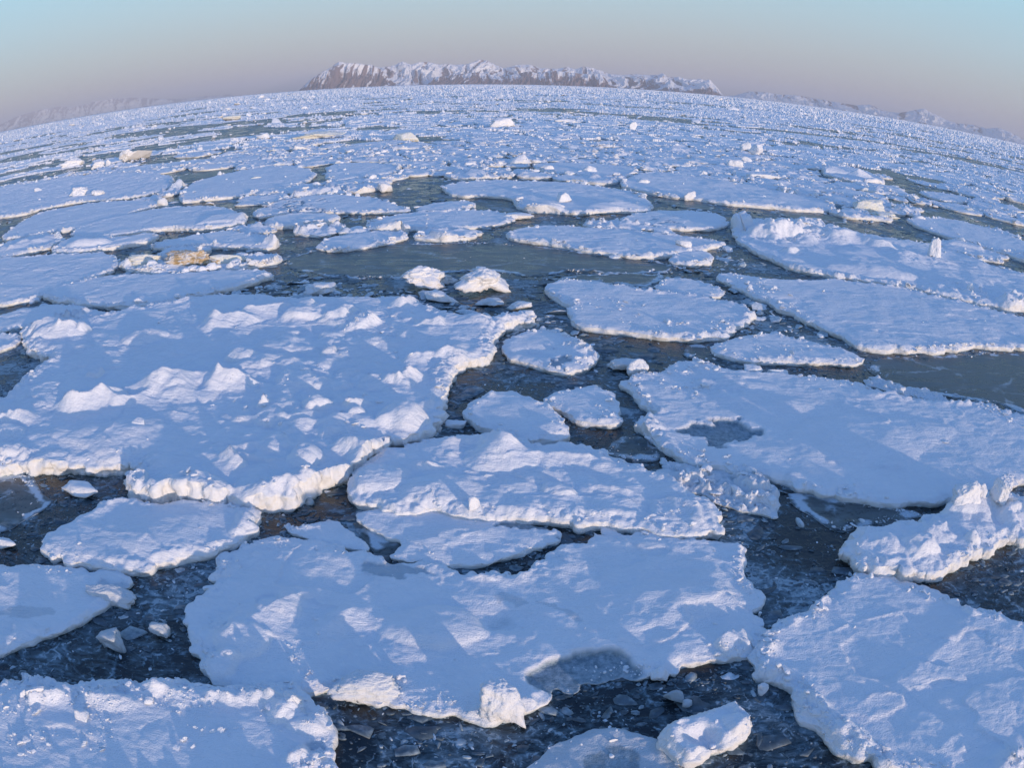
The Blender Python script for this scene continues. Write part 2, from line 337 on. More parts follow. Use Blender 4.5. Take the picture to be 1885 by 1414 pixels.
def rotz(P, a): c, s = math.cos(a), math.sin(a); return np.stack([P[:, 0] * c - P[:, 1] * s, P[:, 0] * s + P[:, 1] * c, P[:, 2]], -1)
def rotx(P, a): c, s = math.cos(a), math.sin(a); return np.stack([P[:, 0], P[:, 1] * c - P[:, 2] * s, P[:, 1] * s + P[:, 2] * c], -1)
LIB = {sub: [block(900 + k, (1, 1, 1), sub, 5 + k % 5, 10, .22) for k in range(14)] for sub in (1, 2, 3)}
def scatter(pts, size, sub, seed, squash=.6, sink=.25, tilt=.5):
    r = np.random.default_rng(seed); VV = []; FF = []; o = 0; ids = []
    for k, (p, s) in enumerate(zip(pts, size)):
        P, F = LIB[sub][r.integers(14)]
        q_ = r.random(); P = P * [s * r.uniform(.8, 1.5), s * r.uniform(.55, 1), s * squash * (r.uniform(.25, .6) if q_ < .5 else r.uniform(.6, 1.4))]
        P = rotz(rotx(P, r.normal(0, tilt)), r.uniform(0, 6.28)) + [p[0], p[1], p[2] + s * squash * (.5 - sink)]
        VV.append(P); FF.append(F + o); o += len(P); ids.append(np.full(len(P), k))
    return np.concatenate(VV), np.concatenate(FF), np.concatenate(ids)
def ell(px, py, e):                                # ellipse in photograph coordinates: (cx, cy, rx, ry[, deg])
    cx, cy, rx, ry = e[:4]; a = math.radians(e[4]) if len(e) > 4 else 0
    dx, dy = px - cx, py - cy; u = dx * math.cos(a) + dy * math.sin(a); v = -dx * math.sin(a) + dy * math.cos(a)
    return np.hypot(u / rx, v / ry)
ALL = []                                           # outlines of everything afloat, for keeping the rest clear of them
def make_floe(P, fb=.22, seed=1, cell=.08, und=.05, unds=3.0, rim=.10, rimw=.28, edge=.25, hum=(), rough=(), melt=(), sas=.012, rubble=0, rubs=.1, rzones=(), mat=None,
              name='ice_floe', wetall=0.0, thin=False, warp=1.0, shore=1.0, subr=2, wallout=.06, edgeh=(.72, .28), round_=True, crease=.03):
    P = chaikin(np.asarray(P, float)) if round_ else np.asarray(P, float); c = P.mean(0); D = math.hypot(math.hypot(*c), H)
    lo, hi = P.min(0) - .6, P.max(0) + .6
    # keep only what can be seen (plus a margin) fine; the grid itself stays uniform
    nx, ny = [int(math.ceil(q / cell)) + 1 for q in (hi - lo)]
    if nx * ny > 420000: cell *= math.sqrt(nx * ny / 420000); nx, ny = [int(math.ceil(q / cell)) + 1 for q in (hi - lo)]
    gx, gy = np.meshgrid(lo[0] + np.arange(nx) * cell, lo[1] + np.arange(ny) * cell)
    x, y = gx.ravel(), gy.ravel(); sz = math.sqrt(np.prod(hi - lo))
    ws = warp * min(.32, sz * .04)
    wx = ws * fb2(x / 1.1, y / 1.1, 5, seed, .62); wy = ws * fb2(x / 1.1 + 50, y / 1.1, 5, seed + 3, .62)
    wx = wx + ws * .35 * fb2(x / .33, y / .33, 2, seed + 7); wy = wy + ws * .35 * fb2(x / .33 + 9, y / .33, 2, seed + 8)
    d = sdf(np.stack([x + wx, y + wy], -1), P).reshape(ny, nx)
    gyy, gxx = np.gradient(d, cell); g2 = np.maximum(gxx ** 2 + gyy ** 2, .15)
    snap = (np.abs(d) < .72 * cell)
    X = np.where(snap, gx - d * gxx / g2, gx); Y = np.where(snap, gy - d * gyy / g2, gy)
    idx = np.arange(nx * ny).reshape(ny, nx)
    ok = (d > -.72 * cell)
    q = ok[:-1, :-1] & ok[:-1, 1:] & ok[1:, 1:] & ok[1:, :-1] & (np.maximum(np.maximum(d[:-1, :-1], d[:-1, 1:]), np.maximum(d[1:, 1:], d[1:, :-1])) > .2 * cell)
    F = np.stack([idx[:-1, :-1][q], idx[:-1, 1:][q], idx[1:, 1:][q], idx[1:, :-1][q]], -1)
    used = np.unique(F); mp = np.full(nx * ny, -1); mp[used] = np.arange(len(used)); F = mp[F]
    E = np.concatenate([F[:, [0, 1]], F[:, [1, 2]], F[:, [2, 3]], F[:, [3, 0]]]); key = E[:, 0].astype(np.int64) * len(used) + E[:, 1]; rev = E[:, 1].astype(np.int64) * len(used) + E[:, 0]
    BE = E[~np.isin(key, rev)]; bv = np.unique(BE)
    dv = np.clip(d.ravel()[used][bv], -1.5 * cell, 1.5 * cell); gg = g2.ravel()[used][bv]; ub = used[bv]     # every rim vertex goes onto the outline
    X.ravel()[ub] = gx.ravel()[ub] - dv * gxx.ravel()[ub] / gg; Y.ravel()[ub] = gy.ravel()[ub] - dv * gyy.ravel()[ub] / gg
    for _ in range(2):
        for Z_ in (X, Y):
            q_ = Z_.ravel()[used]; acc = np.zeros(len(used)); cn = np.zeros(len(used))
            np.add.at(acc, BE[:, 0], q_[BE[:, 1]]); np.add.at(acc, BE[:, 1], q_[BE[:, 0]]); np.add.at(cn, BE.ravel(), 1)
            Z_.ravel()[ub] = q_[bv] * .5 + .5 * acc[bv] / cn[bv]
    d.ravel()[ub] = 0
    x, y, dd = X.ravel()[used], Y.ravel()[used], np.maximum(d.ravel()[used], 0)
    px, py = proj(x, y, fb)
    # top of the snow
    z = fb * (edgeh[0] + edgeh[1] * sm(dd / edge))
    z = z + und * fb2(x / unds, y / unds * .8, 3, seed + 11) * sm(dd / .8) + und * .45 * fb2(x / unds * 3.1, y / unds * 3.1, 3, seed + 12) * sm(dd / .3)
    z += sas * fb2(x / .9, y / .35, 4, seed + 13) + sas * .5 * fb2(x / .14, y / .11, 3, seed + 14)
    if crease and not thin:
        f1 = fb2(x / 4.2, y / 2.8, 3, seed + 81); f2 = fb2(x / 2.3 + 5, y / 1.5, 3, seed + 82)
        z += crease * np.exp(-(f1 / .035) ** 2) * np.clip(n2(x / 3, y / 3, seed + 83) * 2 + .4, 0, 1) * (1 + n2(x / .25, y / .25, seed + 84)) + crease * 1.5 * sm(f2 / .05) * sm(n2(x / 5, y / 5, seed + 85) * 3) * sm(dd / .6)
    if rim:
        a = np.clip(n2(x / 2.6, y / 2.6, seed + 15) * 1.6 + .45, 0, 1); b = np.clip(fb2(x / .42, y / .42, 4, seed + 16, .6) * 1.1 + .35, 0, 1.6)
        z += rim * a * b * np.exp(-((dd - rimw * .55) / rimw) ** 2) * sm(dd / .06)
    for e in rough:                                # (ellipse, amplitude m, scale m)
        k = sm(1.35 * (1.15 - ell(px, py, e[0]))); bl = np.clip(fb2(x / e[2], y / e[2], 3, seed + 21, .42) + .15, 0, 1); bb = 1 - np.abs(fb2(x / e[2] * 1.3 + 9, y / e[2] * 1.3, 3, seed + 22, .45))
        z += e[1] * k * (bl * 1.3 + .5 * (bb - .6)) * sm(dd / .4)
    wet = np.full(len(x), wetall)
    if thin: wet = wet - .85 * np.exp(-((dd - .22) / .2) ** 2) * np.clip(fb2(x / .9, y / .9, 3, seed + 90) * 1.5 + .7, 0, 1) - .5 * np.exp(-(fb2(x / 2.5, y / 1.4, 4, seed + 91) / .03) ** 2) * np.clip(n2(x / 3, y / 3, seed) + .4, 0, 1)
    for e in melt:
        k = sm(4.5 * (1.12 - ell(px + 26 * fb2(x / .9, y / .9, 4, seed + 5), py + 15 * fb2(x / .8, y / .8, 4, seed + 6), e[0]))); a = e[1] if len(e) > 1 else 1.0; lowz = e[2] if len(e) > 2 else .5
        wet = np.maximum(wet, k * a); z = z * (1 - k * lowz) + .02 * k
    for hm in hum:                                 # (px, py of base middle, half width px, height px, kind, depth ratio, degrees)
        hx, hy, hw, hh, kind = hm[:5]; hh = hh * (.72 if kind in ('cone', 'facet') else (.82 if kind in ('drift', 'ridge', 'slab') else .85)); ratio = hm[5] if len(hm) > 5 else .8; ang = math.radians(hm[6]) if len(hm) > 6 else 0
        m_ = mpp(hx, hy); rx = hw * m_[0]; hgt = hh * m_[1]; ry = rx * ratio; cc = at(hx, hy, fb)
        ux, uy = x - cc[0], y - cc[1]; wv = .22 * rx
        ux = ux + wv * fb2(x / rx * .8, y / rx * .8, 2, seed + 33, .4); uy = uy + wv * fb2(x / rx * .8 + 7, y / rx * .8, 2, seed + 34, .4)
        u = (ux * math.cos(ang) + uy * math.sin(ang)) / rx; v = (-ux * math.sin(ang) + uy * math.cos(ang)) / ry; rr = np.hypot(u, v)
        lump = 1 + .10 * fb2(x / rx * 2.2, y / rx * 2.2, 3, seed + 35)
        if kind == 'cone': pn = (np.abs(u) ** 1.35 + np.abs(v) ** 1.35) ** .74; pn = pn / 1.3; s_ = 1.15 * (.45 * np.clip(1 - pn, 0, 1) ** 2.3 + .55 * np.clip(1 - pn, 0, 1) ** 1.35)
        elif kind == 'drift': vc = .3 * u * u + .12 * np.sin(u * 4 + seed); q_ = v - vc; s_ = np.clip(1 - np.abs(q_) / np.where(q_ > 0, .38, .85), 0, 1) ** 1.25 * np.clip(1 - np.abs(u) ** 1.6, 0, 1) * (1 + .35 * n2(u * 2.2 + seed, 0 * u, seed)) * 1.1
        elif kind == 'dome': s_ = np.clip(1 - rr ** 2, 0, 1) ** .8
        elif kind == 'slab': s_ = sm((1 - np.maximum(np.abs(u), np.abs(v))) * 3.2) * (.72 + .28 * np.clip(v * .8 + .3 * u, -1, 1))
        elif kind == 'ridge': s_ = sm(1.4 * (1 - np.abs(u))) * np.clip(1 - np.abs(v), 0, 1) ** 1.2 * (1 + .45 * fb2(x / rx * 3, y / rx * 3, 3, seed + 36))
        elif kind == 'facet': s_ = np.clip(np.minimum(np.minimum((1 + u) * 1.1, (1 - u) * 2.2), np.minimum((1 + v) * 1.6, (1 - v) * 1.0)), 0, 1) ** .9
        else: s_ = -sm(1.2 * (1 - rr))
        z = z + hgt * s_ * lump
    z = np.maximum(z, .02)
    # walls
    B = BE; mb = np.full(len(used), -1); mb[bv] = np.arange(len(bv)); nb = len(bv)
    gxn, gyn = gxx.ravel()[used][bv], gyy.ravel()[used][bv]; ln = np.hypot(gxn, gyn) + 1e-6; ox, oy = -gxn / ln, -gyn / ln
    rings = [(0, .93, .6), (0, .8, 1.0), (0, .62, 1.1), (0, .44, 1.0), (0, .26, .9), (0, .10, .7), (0, -.15, .8), (0, -1.0, -1.0)]
    ia, ib = mb[B[:, 0]], mb[B[:, 1]]; cn = np.bincount(np.r_[ia, ib], minlength=nb) + 1e-9
    def relax(a, k):
        for _ in range(k): a = .4 * a + .6 * (np.bincount(ia, a[ib], nb) + np.bincount(ib, a[ia], nb)) / cn
        return a
    bx, by = x[bv], y[bv]; ox, oy = relax(ox, 4), relax(oy, 4); zs = relax(z[bv], 3)
    VT = np.stack([x, y, z], -1); V = [VT[bv]]; wall = [np.full(nb, .7)]; wv = [wet[bv]]; Fs = []; prev = np.arange(nb); zt = z[bv]
    for k, (_, f, o) in enumerate(rings):
        bx, by = relax(bx, 2), relax(by, 2); zz = (zs if k > 1 else zt) * f if f > 0 else np.full(nb, -.10 if f > -.5 else -.35)
        off = wallout * shore * min(1, fb / .2) * (o * .6 + 1.5 * fb3(np.stack([bx / .38, by / .38, zz / .2], -1), 4, seed + 50, .6))
        if thin: off = off * .2
        V.append(np.stack([bx + ox * off, by + oy * off, zz], -1)); wall.append(np.full(nb, 1.0)); wv.append(wet[bv] * .6); cur = (k + 1) * nb + np.arange(nb)
        Fs.append(np.stack([prev[ib], prev[ia], cur[ia], cur[ib]], -1)); prev = cur
    o = bpy.data.objects.new(name, None); S.collection.objects.link(o); o.location = (c[0], c[1], 0); o.empty_display_size = .5
    og = (c[0], c[1], 0); mt = mat or M_SNOW
    mesh('ice_surface' if thin else 'snow_cover', VT, F, mt, parent=o, origin=og, attrs={'wall': np.where(dd < .02, .55, 0.0), 'wet': wet})
    mesh('ice_edge', np.concatenate(V), np.concatenate(Fs), mt, parent=o, origin=og, attrs={'wall': np.concatenate(wall), 'wet': np.concatenate(wv)})
    if rubble:                                     # broken pieces frozen to the floe
        r = np.random.default_rng(seed + 77); n = len(x); wgt = .0015 + 1.0 * np.exp(-((dd - .18) / .2) ** 2) * np.clip(fb2(x / 1.9, y / 1.9, 2, seed + 16) * 3 + .1, 0, 1) * (dd > .03)
        for e in rzones: wgt = np.maximum(wgt, e[1] * sm(1.6 * (1.3 - ell(px, py, e[0]))) * np.clip(fb2(x / .7, y / .7, 3, seed + 18) * 2.6 + .2, 0, 1))
        vis = (px > -40) & (px < 1925) & (py < 1450); wgt = wgt * vis
        ii = r.choice(n, rubble, p=wgt / wgt.sum()); s = rubs * .75 * np.exp(r.normal(0, .7, rubble)); s = np.clip(s, rubs * .25, rubs * 4.5)
        RV, RF, _ = scatter(np.stack([x[ii], y[ii], z[ii]], -1), s, subr, seed + 5, .62, .3)
        tag(mesh('snow_rubble', RV, RF, M_SNOW, parent=o, origin=(c[0], c[1], 0), smooth=False), kind='stuff')
    return o
GP_NEAR = 'ice floes in the open slush near the camera'
def F(label, pts, group=None, cat='ice floe', **kw):
    fbv = kw.get('fb', .22); pts = np.array(pts, float)
    P = at(pts[:, 0], np.maximum(pts[:, 1], 250), fbv * .45); c = P.mean(0); D = math.hypot(math.hypot(*c), H)
    dn = np.hypot(np.hypot(P[:, 0], P[:, 1]), H).min()
    kw.setdefault('cell', max(.028, .0026 * (D * .5 + dn * .5))); kw.setdefault('seed', int(abs(pts[0, 0] * 7 + pts[0, 1] * 3)) % 5000)
    ALL.append(P); o = make_floe(P, **kw); tag(o, label, cat, group); return o
bk = [500]
def B(label, x, y, wpx, hpx, dr=.7, sub=4, facets=7, sharp=12., rough=.12, rot=0.0, tilt=0.0, mat=None, zb=0.0, sink=.12, cat='ice block', group=None, name='ice_block', wet=0.0, strata=0.0, parent=None):
    """block whose base middle sits at photograph point x, y; width and height in photograph pixels"""
    bk[0] += 1; m_ = mpp(x, y); wm, hm = wpx * m_[0], hpx * m_[1]; dm = wm * dr
    c = at(x, y, zb); P, Fc = block(bk[0], (wm, dm, hm / (1 - sink) * 1.05), sub, facets, sharp, rough, strata)
    P = rotz(rotx(P, math.radians(tilt)), math.radians(rot)); zmin = P[:, 2].min(); P[:, 2] += -zmin + zb - sink * hm; P[:, 0] += c[0]; P[:, 1] += c[1]
    o = mesh(name, P, Fc, mat or M_SNOW, origin=(c[0], c[1], zb), attrs={'wall': np.full(len(P), .35), 'wet': np.full(len(P), wet)}, parent=parent)
    if parent is not None: return o
    if zb < .05: ALL.append(np.array([[c[0] + math.cos(a) * wm * .45, c[1] + math.sin(a) * dm * .45] for a in np.linspace(0, 6.28, 9)[:-1]]))
    return tag(o, label, cat, group)

# ------------------------------------------------------------------ floes traced from the photograph, near to far
F('long slab floe across the bottom left corner, rubble strewn with a broken right end',
  [(0, 1262), (45, 1253), (95, 1256), (150, 1262), (220, 1270), (300, 1266), (380, 1262), (450, 1258), (500, 1262), (545, 1278), (590, 1298), (612, 1318), (618, 1345), (612, 1375), (600, 1395), (588, 1414), (570, 1470), (300, 1500), (-60, 1490), (-120, 1380), (-80, 1290)],
  fb=.34, rim=.13, rimw=.4, rubble=900, rubs=.055, rzones=[((180, 1320, 260, 60), .5), ((300, 1285, 290, 22), 1.1), ((540, 1310, 70, 40), .6), ((70, 1370, 80, 40), .7)], subr=3,
  hum=[(95, 1290, 60, 22, 'ridge', .3, 20), (200, 1285, 70, 14, 'ridge', .35, 0), (300, 1280, 60, 12, 'ridge', .4, 0), (400, 1290, 50, 12, 'ridge', .4, 0), (460, 1278, 70, 18, 'ridge', .5, -10), (525, 1305, 34, 26, 'facet', .8, 20), (570, 1335, 40, 16, 'dome', .9), (560, 1395, 36, 14, 'ridge', .6, 50), (575, 1380, 22, 10, 'pit', .8)],
  und=.05, melt=[((570, 1372, 16, 10), .35, .3)])
F('broad flat floe in the lower middle with a grey thawed bay at its bottom right',
  [(419, 1025), (439, 1005), (505, 994), (580, 1003), (634, 1017), (692, 1026), (704, 1042), (760, 1044), (798, 1046), (852, 1048), (923, 1052), (970, 1048), (1005, 1040), (1040, 1013), (1080, 1001), (1111, 983), (1166, 979), (1185, 983), (1263, 993), (1314, 995), (1342, 1001), (1359, 1015), (1371, 1048), (1379, 1087), (1389, 1118), (1389, 1165), (1383, 1197), (1369, 1214), (1338, 1224), (1283, 1234), (1232, 1246), (1201, 1255), (1181, 1254), (1146, 1246), (1087, 1256), (1048, 1270), (1009, 1293), (962, 1314), (923, 1326), (876, 1330), (845, 1322), (805, 1306), (766, 1301), (719, 1291), (672, 1283), (606, 1269), (568, 1276), (500, 1275), (431, 1258), (382, 1252), (368, 1209), (349, 1173), (333, 1130), (349, 1119), (364, 1091), (392, 1073), (407, 1048)],
  fb=.2, cell=.045, rim=.10, rimw=.25, und=.07, unds=2.6, sas=.016, edge=.3, rubble=700, rubs=.045, rzones=[((370, 1130, 40, 90), .6), ((1330, 1215, 60, 22), 1.2), ((560, 1190, 24, 60, 15), .5), ((1230, 1250, 70, 8), 1.0), ((760, 1300, 100, 12), .8)],
  hum=[(790, 1150, 120, 16, 'dome', .5), (500, 1140, 130, 14, 'ridge', .5, 30), (450, 1180, 60, 14, 'dome', .8), (1140, 1180, 60, 8, 'cone', 1), (1240, 1100, 110, 12, 'facet', .6, 20), (930, 1130, 90, 8, 'pit', .5), (400, 1225, 40, 14, 'dome', 1), (640, 1150, 80, 8, 'ridge', .5, 60), (1350, 1190, 30, 16, 'slab', .8, 30)],
  melt=[((1080, 1240, 100, 44, -8), 1.0, .85), ((720, 1050, 60, 12), .5, .3), ((945, 1102, 34, 9, 20), .28, .1), ((1025, 1118, 36, 7, 25), .28, .1)])
F('long tapering floe with a snow peak on its back rim, centre of the photo',
  [(636, 905), (645, 880), (665, 857), (700, 838), (745, 822), (800, 812), (860, 806), (920, 808), (985, 824), (1040, 822), (1100, 834), (1150, 852), (1210, 880), (1270, 910), (1320, 937), (1333, 955), (1320, 972), (1305, 988), (1250, 985), (1180, 977), (1100, 970), (1040, 962), (960, 958), (900, 955), (830, 946), (770, 940), (700, 940), (650, 935), (638, 920)],
  fb=.42, cell=.045, und=.09, unds=2.2, sas=.022, rim=.1, rubble=260, rubs=.06, rzones=[((1230, 950, 110, 24, 12), .9), ((950, 945, 120, 12), .6)], edge=.4,
  hum=[(935, 840, 84, 27, 'drift', .8, -38), (915, 850, 60, 16, 'dome', .9), (870, 826, 90, 16, 'ridge', .5, 10), (1050, 850, 100, 16, 'ridge', .5, -15), (790, 860, 44, 8, 'ridge', .3, 12), (850, 842, 36, 6, 'ridge', .3, 8), (1025, 905, 32, 14, 'dome', .8), (1000, 880, 70, 10, 'cone', .8), (1110, 890, 90, 10, 'ridge', .4, -20), (700, 880, 60, 12, 'dome', .8), (1240, 945, 60, 10, 'slab', .6, -15), (800, 905, 80, 9, 'dome', .6)])
F('small triangular snow floe above the broad flat floe, left of the curved one',
  [(520, 966), (545, 972), (575, 966), (620, 955), (640, 975), (665, 998), (690, 1021), (640, 1010), (590, 1000), (556, 992), (535, 984)], fb=.16, rim=.06, rubble=50, rubs=.04, rzones=[((545, 970, 24, 8), 1)])
F('curved crescent floe with a clean lit front edge below the centre floe',
  [(655, 956), (670, 944), (710, 939), (760, 934), (795, 939), (825, 949), (850, 956), (900, 959), (930, 956), (960, 962), (1000, 972), (1037, 986), (1030, 996), (985, 1012), (930, 1030), (880, 1043), (830, 1041), (770, 1036), (715, 1028), (735, 1014), (742, 1002), (722, 990), (690, 976)],
  fb=.2, rim=.03, rubble=30, rubs=.04, melt=[((965, 970, 44, 8), .8, .7)], hum=[(860, 985, 90, 6, 'ridge', .4, 20)], warp=.5)
F('thin grey ice sheet between the triangular floe and the curved floe', [(642, 968), (660, 960), (690, 977), (722, 991), (742, 1002), (733, 1014), (712, 1026), (694, 1020), (668, 996)], fb=.035, thin=True, mat=M_THIN, wetall=1, rim=0, und=.004, sas=.002, cat='thin ice', name='thin_ice_sheet')
F('smooth oval floe at left with a sunlit right end, below the big hummocky floe',
  [(75, 1010), (100, 985), (150, 955), (200, 930), (235, 922), (270, 928), (340, 928), (410, 932), (465, 937), (478, 952), (465, 975), (450, 995), (410, 1018), (370, 1030), (310, 1038), (240, 1050), (190, 1045), (130, 1035), (85, 1024)],
  fb=.32, rim=.10, rubble=150, rubs=.045, rzones=[((120, 1025, 60, 20), 1), ((230, 928, 50, 8), 1)], und=.05, hum=[(450, 965, 26, 10, 'dome', 1.4), (290, 985, 90, 7, 'dome', .6)], edge=.3)
F('flat floe cut by the left edge with a dark grey thawed patch',
  [(-60, 1050), (0, 1046), (50, 1043), (100, 1046), (145, 1055), (165, 1062), (195, 1052), (234, 1052), (236, 1083), (200, 1105), (165, 1135), (120, 1160), (60, 1187), (0, 1210), (-80, 1235), (-140, 1150)],
  fb=.2, rim=.08, rubble=120, rubs=.04, rzones=[((100, 1165, 120, 14, -28), 1), ((60, 1046, 80, 6), .8)], melt=[((40, 1130, 60, 16), .3, .1), ((215, 1072, 22, 16), .3, .3)], edge=.35)
F('large smooth triangular floe filling the bottom right corner',
  [(1391, 1168), (1404, 1158), (1440, 1140), (1480, 1115), (1520, 1100), (1560, 1072), (1600, 1062), (1660, 1064), (1700, 1080), (1740, 1100), (1800, 1120), (1860, 1140), (1900, 1150), (2030, 1200), (2030, 1460), (1800, 1470), (1660, 1432), (1610, 1412), (1570, 1385), (1520, 1350), (1490, 1320), (1470, 1290), (1440, 1268), (1410, 1255), (1395, 1230), (1388, 1195)],
  fb=.24, cell=.045, rim=.15, rimw=.28, und=.03, unds=3.4, rubble=700, rubs=.055, rzones=[((1530, 1110, 90, 16, -25), 1.2), ((1405, 1200, 18, 60), 1.2), ((1500, 1320, 120, 22, 38), 1.0), ((1760, 1110, 120, 10, 20), .7), ((1860, 1395, 50, 18), 1.4)],
  hum=[(1410, 1195, 24, 14, 'ridge', 1.5, 90), (1500, 1305, 60, 16, 'ridge', .45, -48), (1570, 1365, 70, 18, 'ridge', .4, -42), (1640, 1412, 50, 12, 'ridge', .4, -40), (1855, 1400, 50, 14, 'ridge', .6, 20), (1720, 1200, 150, 5, 'ridge', .4, 30), (1770, 1330, 130, 5, 'dome', .6)], edge=.35)
knobby = F('chunky raised floe on the right edge with twin snow knobs',
  [(1562, 1020), (1565, 990), (1590, 980), (1640, 976), (1690, 965), (1735, 950), (1742, 925), (1790, 912), (1850, 912), (1900, 930), (1990, 950), (1990, 985), (1900, 985), (1850, 1005), (1800, 1022), (1745, 1040), (1720, 1052), (1660, 1060), (1620, 1055), (1577, 1048)],
  fb=.5, cell=.045, rim=.12, und=.14, unds=1.6, sas=.025, rubble=120, rubs=.07,
  hum=[(1775, 935, 50, 16, 'dome', .7), (1830, 925, 38, 16, 'cone', .9, 20), (1690, 1004, 38, 26, 'facet', .8, 15), (1610, 1000, 50, 10, 'dome', .8), (1640, 1040, 50, 10, 'facet', .6, -10), (1720, 975, 60, 12, 'ridge', .6, 25), (1880, 950, 60, 26, 'ridge', .7, 10), (1790, 990, 16, 12, 'dome', 1)], edge=.3, wallout=.1)
F('see-through submerged looking floe at the bottom edge right of middle',
  [(1000, 1395), (1050, 1368), (1100, 1346), (1160, 1352), (1215, 1377), (1250, 1412), (1255, 1450), (1005, 1450), (965, 1415)], fb=.10, rim=.06, wetall=.38, und=.03, rubble=50, rubs=.06, melt=[((1120, 1400, 60, 30), .8, .3)])
F('very large hummocky floe filling the left middle, thick sunlit edge in front',
  [(-90, 790), (-30, 758), (0, 742), (30, 725), (60, 690), (95, 664), (75, 655), (52, 640), (48, 620), (52, 604), (90, 598), (170, 592), (220, 578), (300, 564), (370, 552), (430, 546), (500, 552), (560, 556), (620, 552), (680, 556), (740, 552), (775, 562), (800, 582), (850, 592), (900, 592), (940, 580), (975, 576), (976, 592), (940, 605), (905, 617), (903, 640), (900, 658), (870, 668), (845, 682), (835, 702), (815, 727), (812, 752), (805, 782), (790, 802), (760, 810), (725, 815), (700, 836), (660, 866), (620, 886), (560, 912), (520, 924), (470, 932), (400, 927), (330, 917), (270, 915), (235, 905), (225, 888), (243, 872), (262, 864), (240, 858), (180, 860), (120, 865), (60, 862), (0, 865), (-90, 872)],
  fb=.56, cell=.06, rim=.14, rimw=.5, und=.11, unds=2.8, sas=.02, edge=.55, edgeh=(.8, .2), wallout=.14, rubble=420, rubs=.10, rzones=[((560, 740, 170, 90), .25), ((700, 620, 80, 60), .3), ((560, 890, 90, 20, -20), .9)],
  rough=[((560, 740, 230, 110), .19, 1.1), ((640, 600, 200, 50), .16, 1.2), ((450, 830, 160, 40), .15, 1.0), ((330, 700, 120, 50), .1, 1.5)],
  hum=[(165, 742, 74, 40, 'drift', .8, 25), (325, 712, 76, 30, 'drift', .7, 8), (420, 708, 52, 36, 'drift', 1.0, -25), (230, 738, 60, 12, 'drift', .6, 5), (270, 722, 120, 14, 'ridge', .5, 8), (175, 690, 15, 14, 'slab', .9), (412, 598, 56, 32, 'drift', .9, -12), (492, 580, 52, 22, 'drift', .8, 10), (590, 580, 60, 18, 'slab', .5, -8), (640, 596, 46, 14, 'slab', .6, -30), (748, 560, 32, 24, 'drift', .9, 30), (485, 748, 16, 28, 'drift', .9, 60), (585, 750, 32, 22, 'dome', .8), (655, 750, 30, 20, 'drift', .9, 20), (655, 765, 16, 14, 'dome', .9), (565, 845, 36, 20, 'dome', .9), (430, 850, 34, 20, 'drift', .9, -50), (445, 660, 30, 16, 'dome', .9), (608, 650, 14, 16, 'slab', 1), (690, 700, 40, 14, 'dome', .8),
       (670, 830, 46, 36, 'facet', .9, 25), (745, 770, 50, 24, 'dome', .9), (745, 700, 44, 26, 'ridge', .8, 60), (800, 655, 60, 14, 'ridge', .5, 15), (340, 900, 84, 26, 'dome', .55), (250, 885, 22, 14, 'slab', 1, 20), (600, 868, 80, 22, 'ridge', .5, 28), (500, 902, 80, 20, 'ridge', .5, 15), (105, 612, 60, 20, 'dome', .7, 5), (80, 606, 24, 12, 'drift', 1, 20), (125, 612, 26, 16, 'drift', 1, -20), (155, 610, 14, 12, 'dome', 1), (0, 800, 60, 16, 'dome', .5), (10, 830, 50, 14, 'dome', .5), (20, 775, 60, 14, 'ridge', .5, 15), (90, 850, 60, 10, 'dome', .5), (200, 800, 120, 10, 'dome', .5), (270, 625, 44, 12, 'dome', .7), (850, 588, 50, 10, 'slab', .6), (790, 595, 26, 14, 'facet', .8), (940, 592, 34, 8, 'dome', .8), (520, 640, 60, 10, 'dome', .6)])
G = GP_NEAR
F('small egg shaped floe behind the snow peak of the centre floe', [(855, 765), (875, 742), (900, 727), (940, 722), (980, 737), (1010, 757), (1035, 782), (1053, 798), (1035, 810), (1000, 812), (950, 808), (915, 797), (880, 787)], fb=.34, rim=.12, rubble=90, rubs=.06, hum=[(1010, 790, 36, 8, 'dome', .8)])
F('wedge shaped floe with a ridged right end, above the long tapering floe', [(988, 735), (1030, 724), (1080, 718), (1105, 714), (1130, 727), (1143, 750), (1138, 780), (1115, 790), (1075, 779), (1040, 763), (1010, 747)], fb=.3, rim=.14, rubble=120, rubs=.07, rzones=[((1120, 745, 24, 34, 60), 1.4)])
F('round pancake floe with a lumpy raised rim', [(928, 640), (935, 624), (965, 612), (1005, 609), (1050, 620), (1085, 637), (1100, 655), (1090, 675), (1060, 688), (1010, 686), (970, 672), (940, 657)], fb=.3, rim=.26, rimw=.4, rubble=260, rubs=.09, rzones=[((1070, 640, 36, 26, 30), 1.2)], hum=[(985, 645, 50, 8, 'pit', .7), (1060, 640, 36, 8, 'ridge', .8, -30)], melt=[((1040, 660, 18, 8, 40), .6, .4)])
F('flat floe with a pointed left tip right of the two sunlit blocks', [(1003, 533), (1030, 520), (1080, 520), (1130, 529), (1190, 537), (1230, 542), (1290, 547), (1340, 560), (1392, 577), (1390, 587), (1355, 607), (1335, 622), (1280, 628), (1210, 620), (1150, 615), (1090, 608), (1055, 595), (1042, 577), (1045, 562), (1015, 547)], fb=.34, rim=.15, rubble=320, rubs=.09, rzones=[((1250, 600, 110, 22), .6), ((1100, 560, 70, 14), .4)])
F('small low floe tucked behind the flat pointed floe', [(1203, 531), (1215, 517), (1250, 514), (1300, 521), (1335, 540), (1328, 550), (1290, 545), (1235, 539)], fb=.22, rim=.12, rubble=60, rubs=.08)
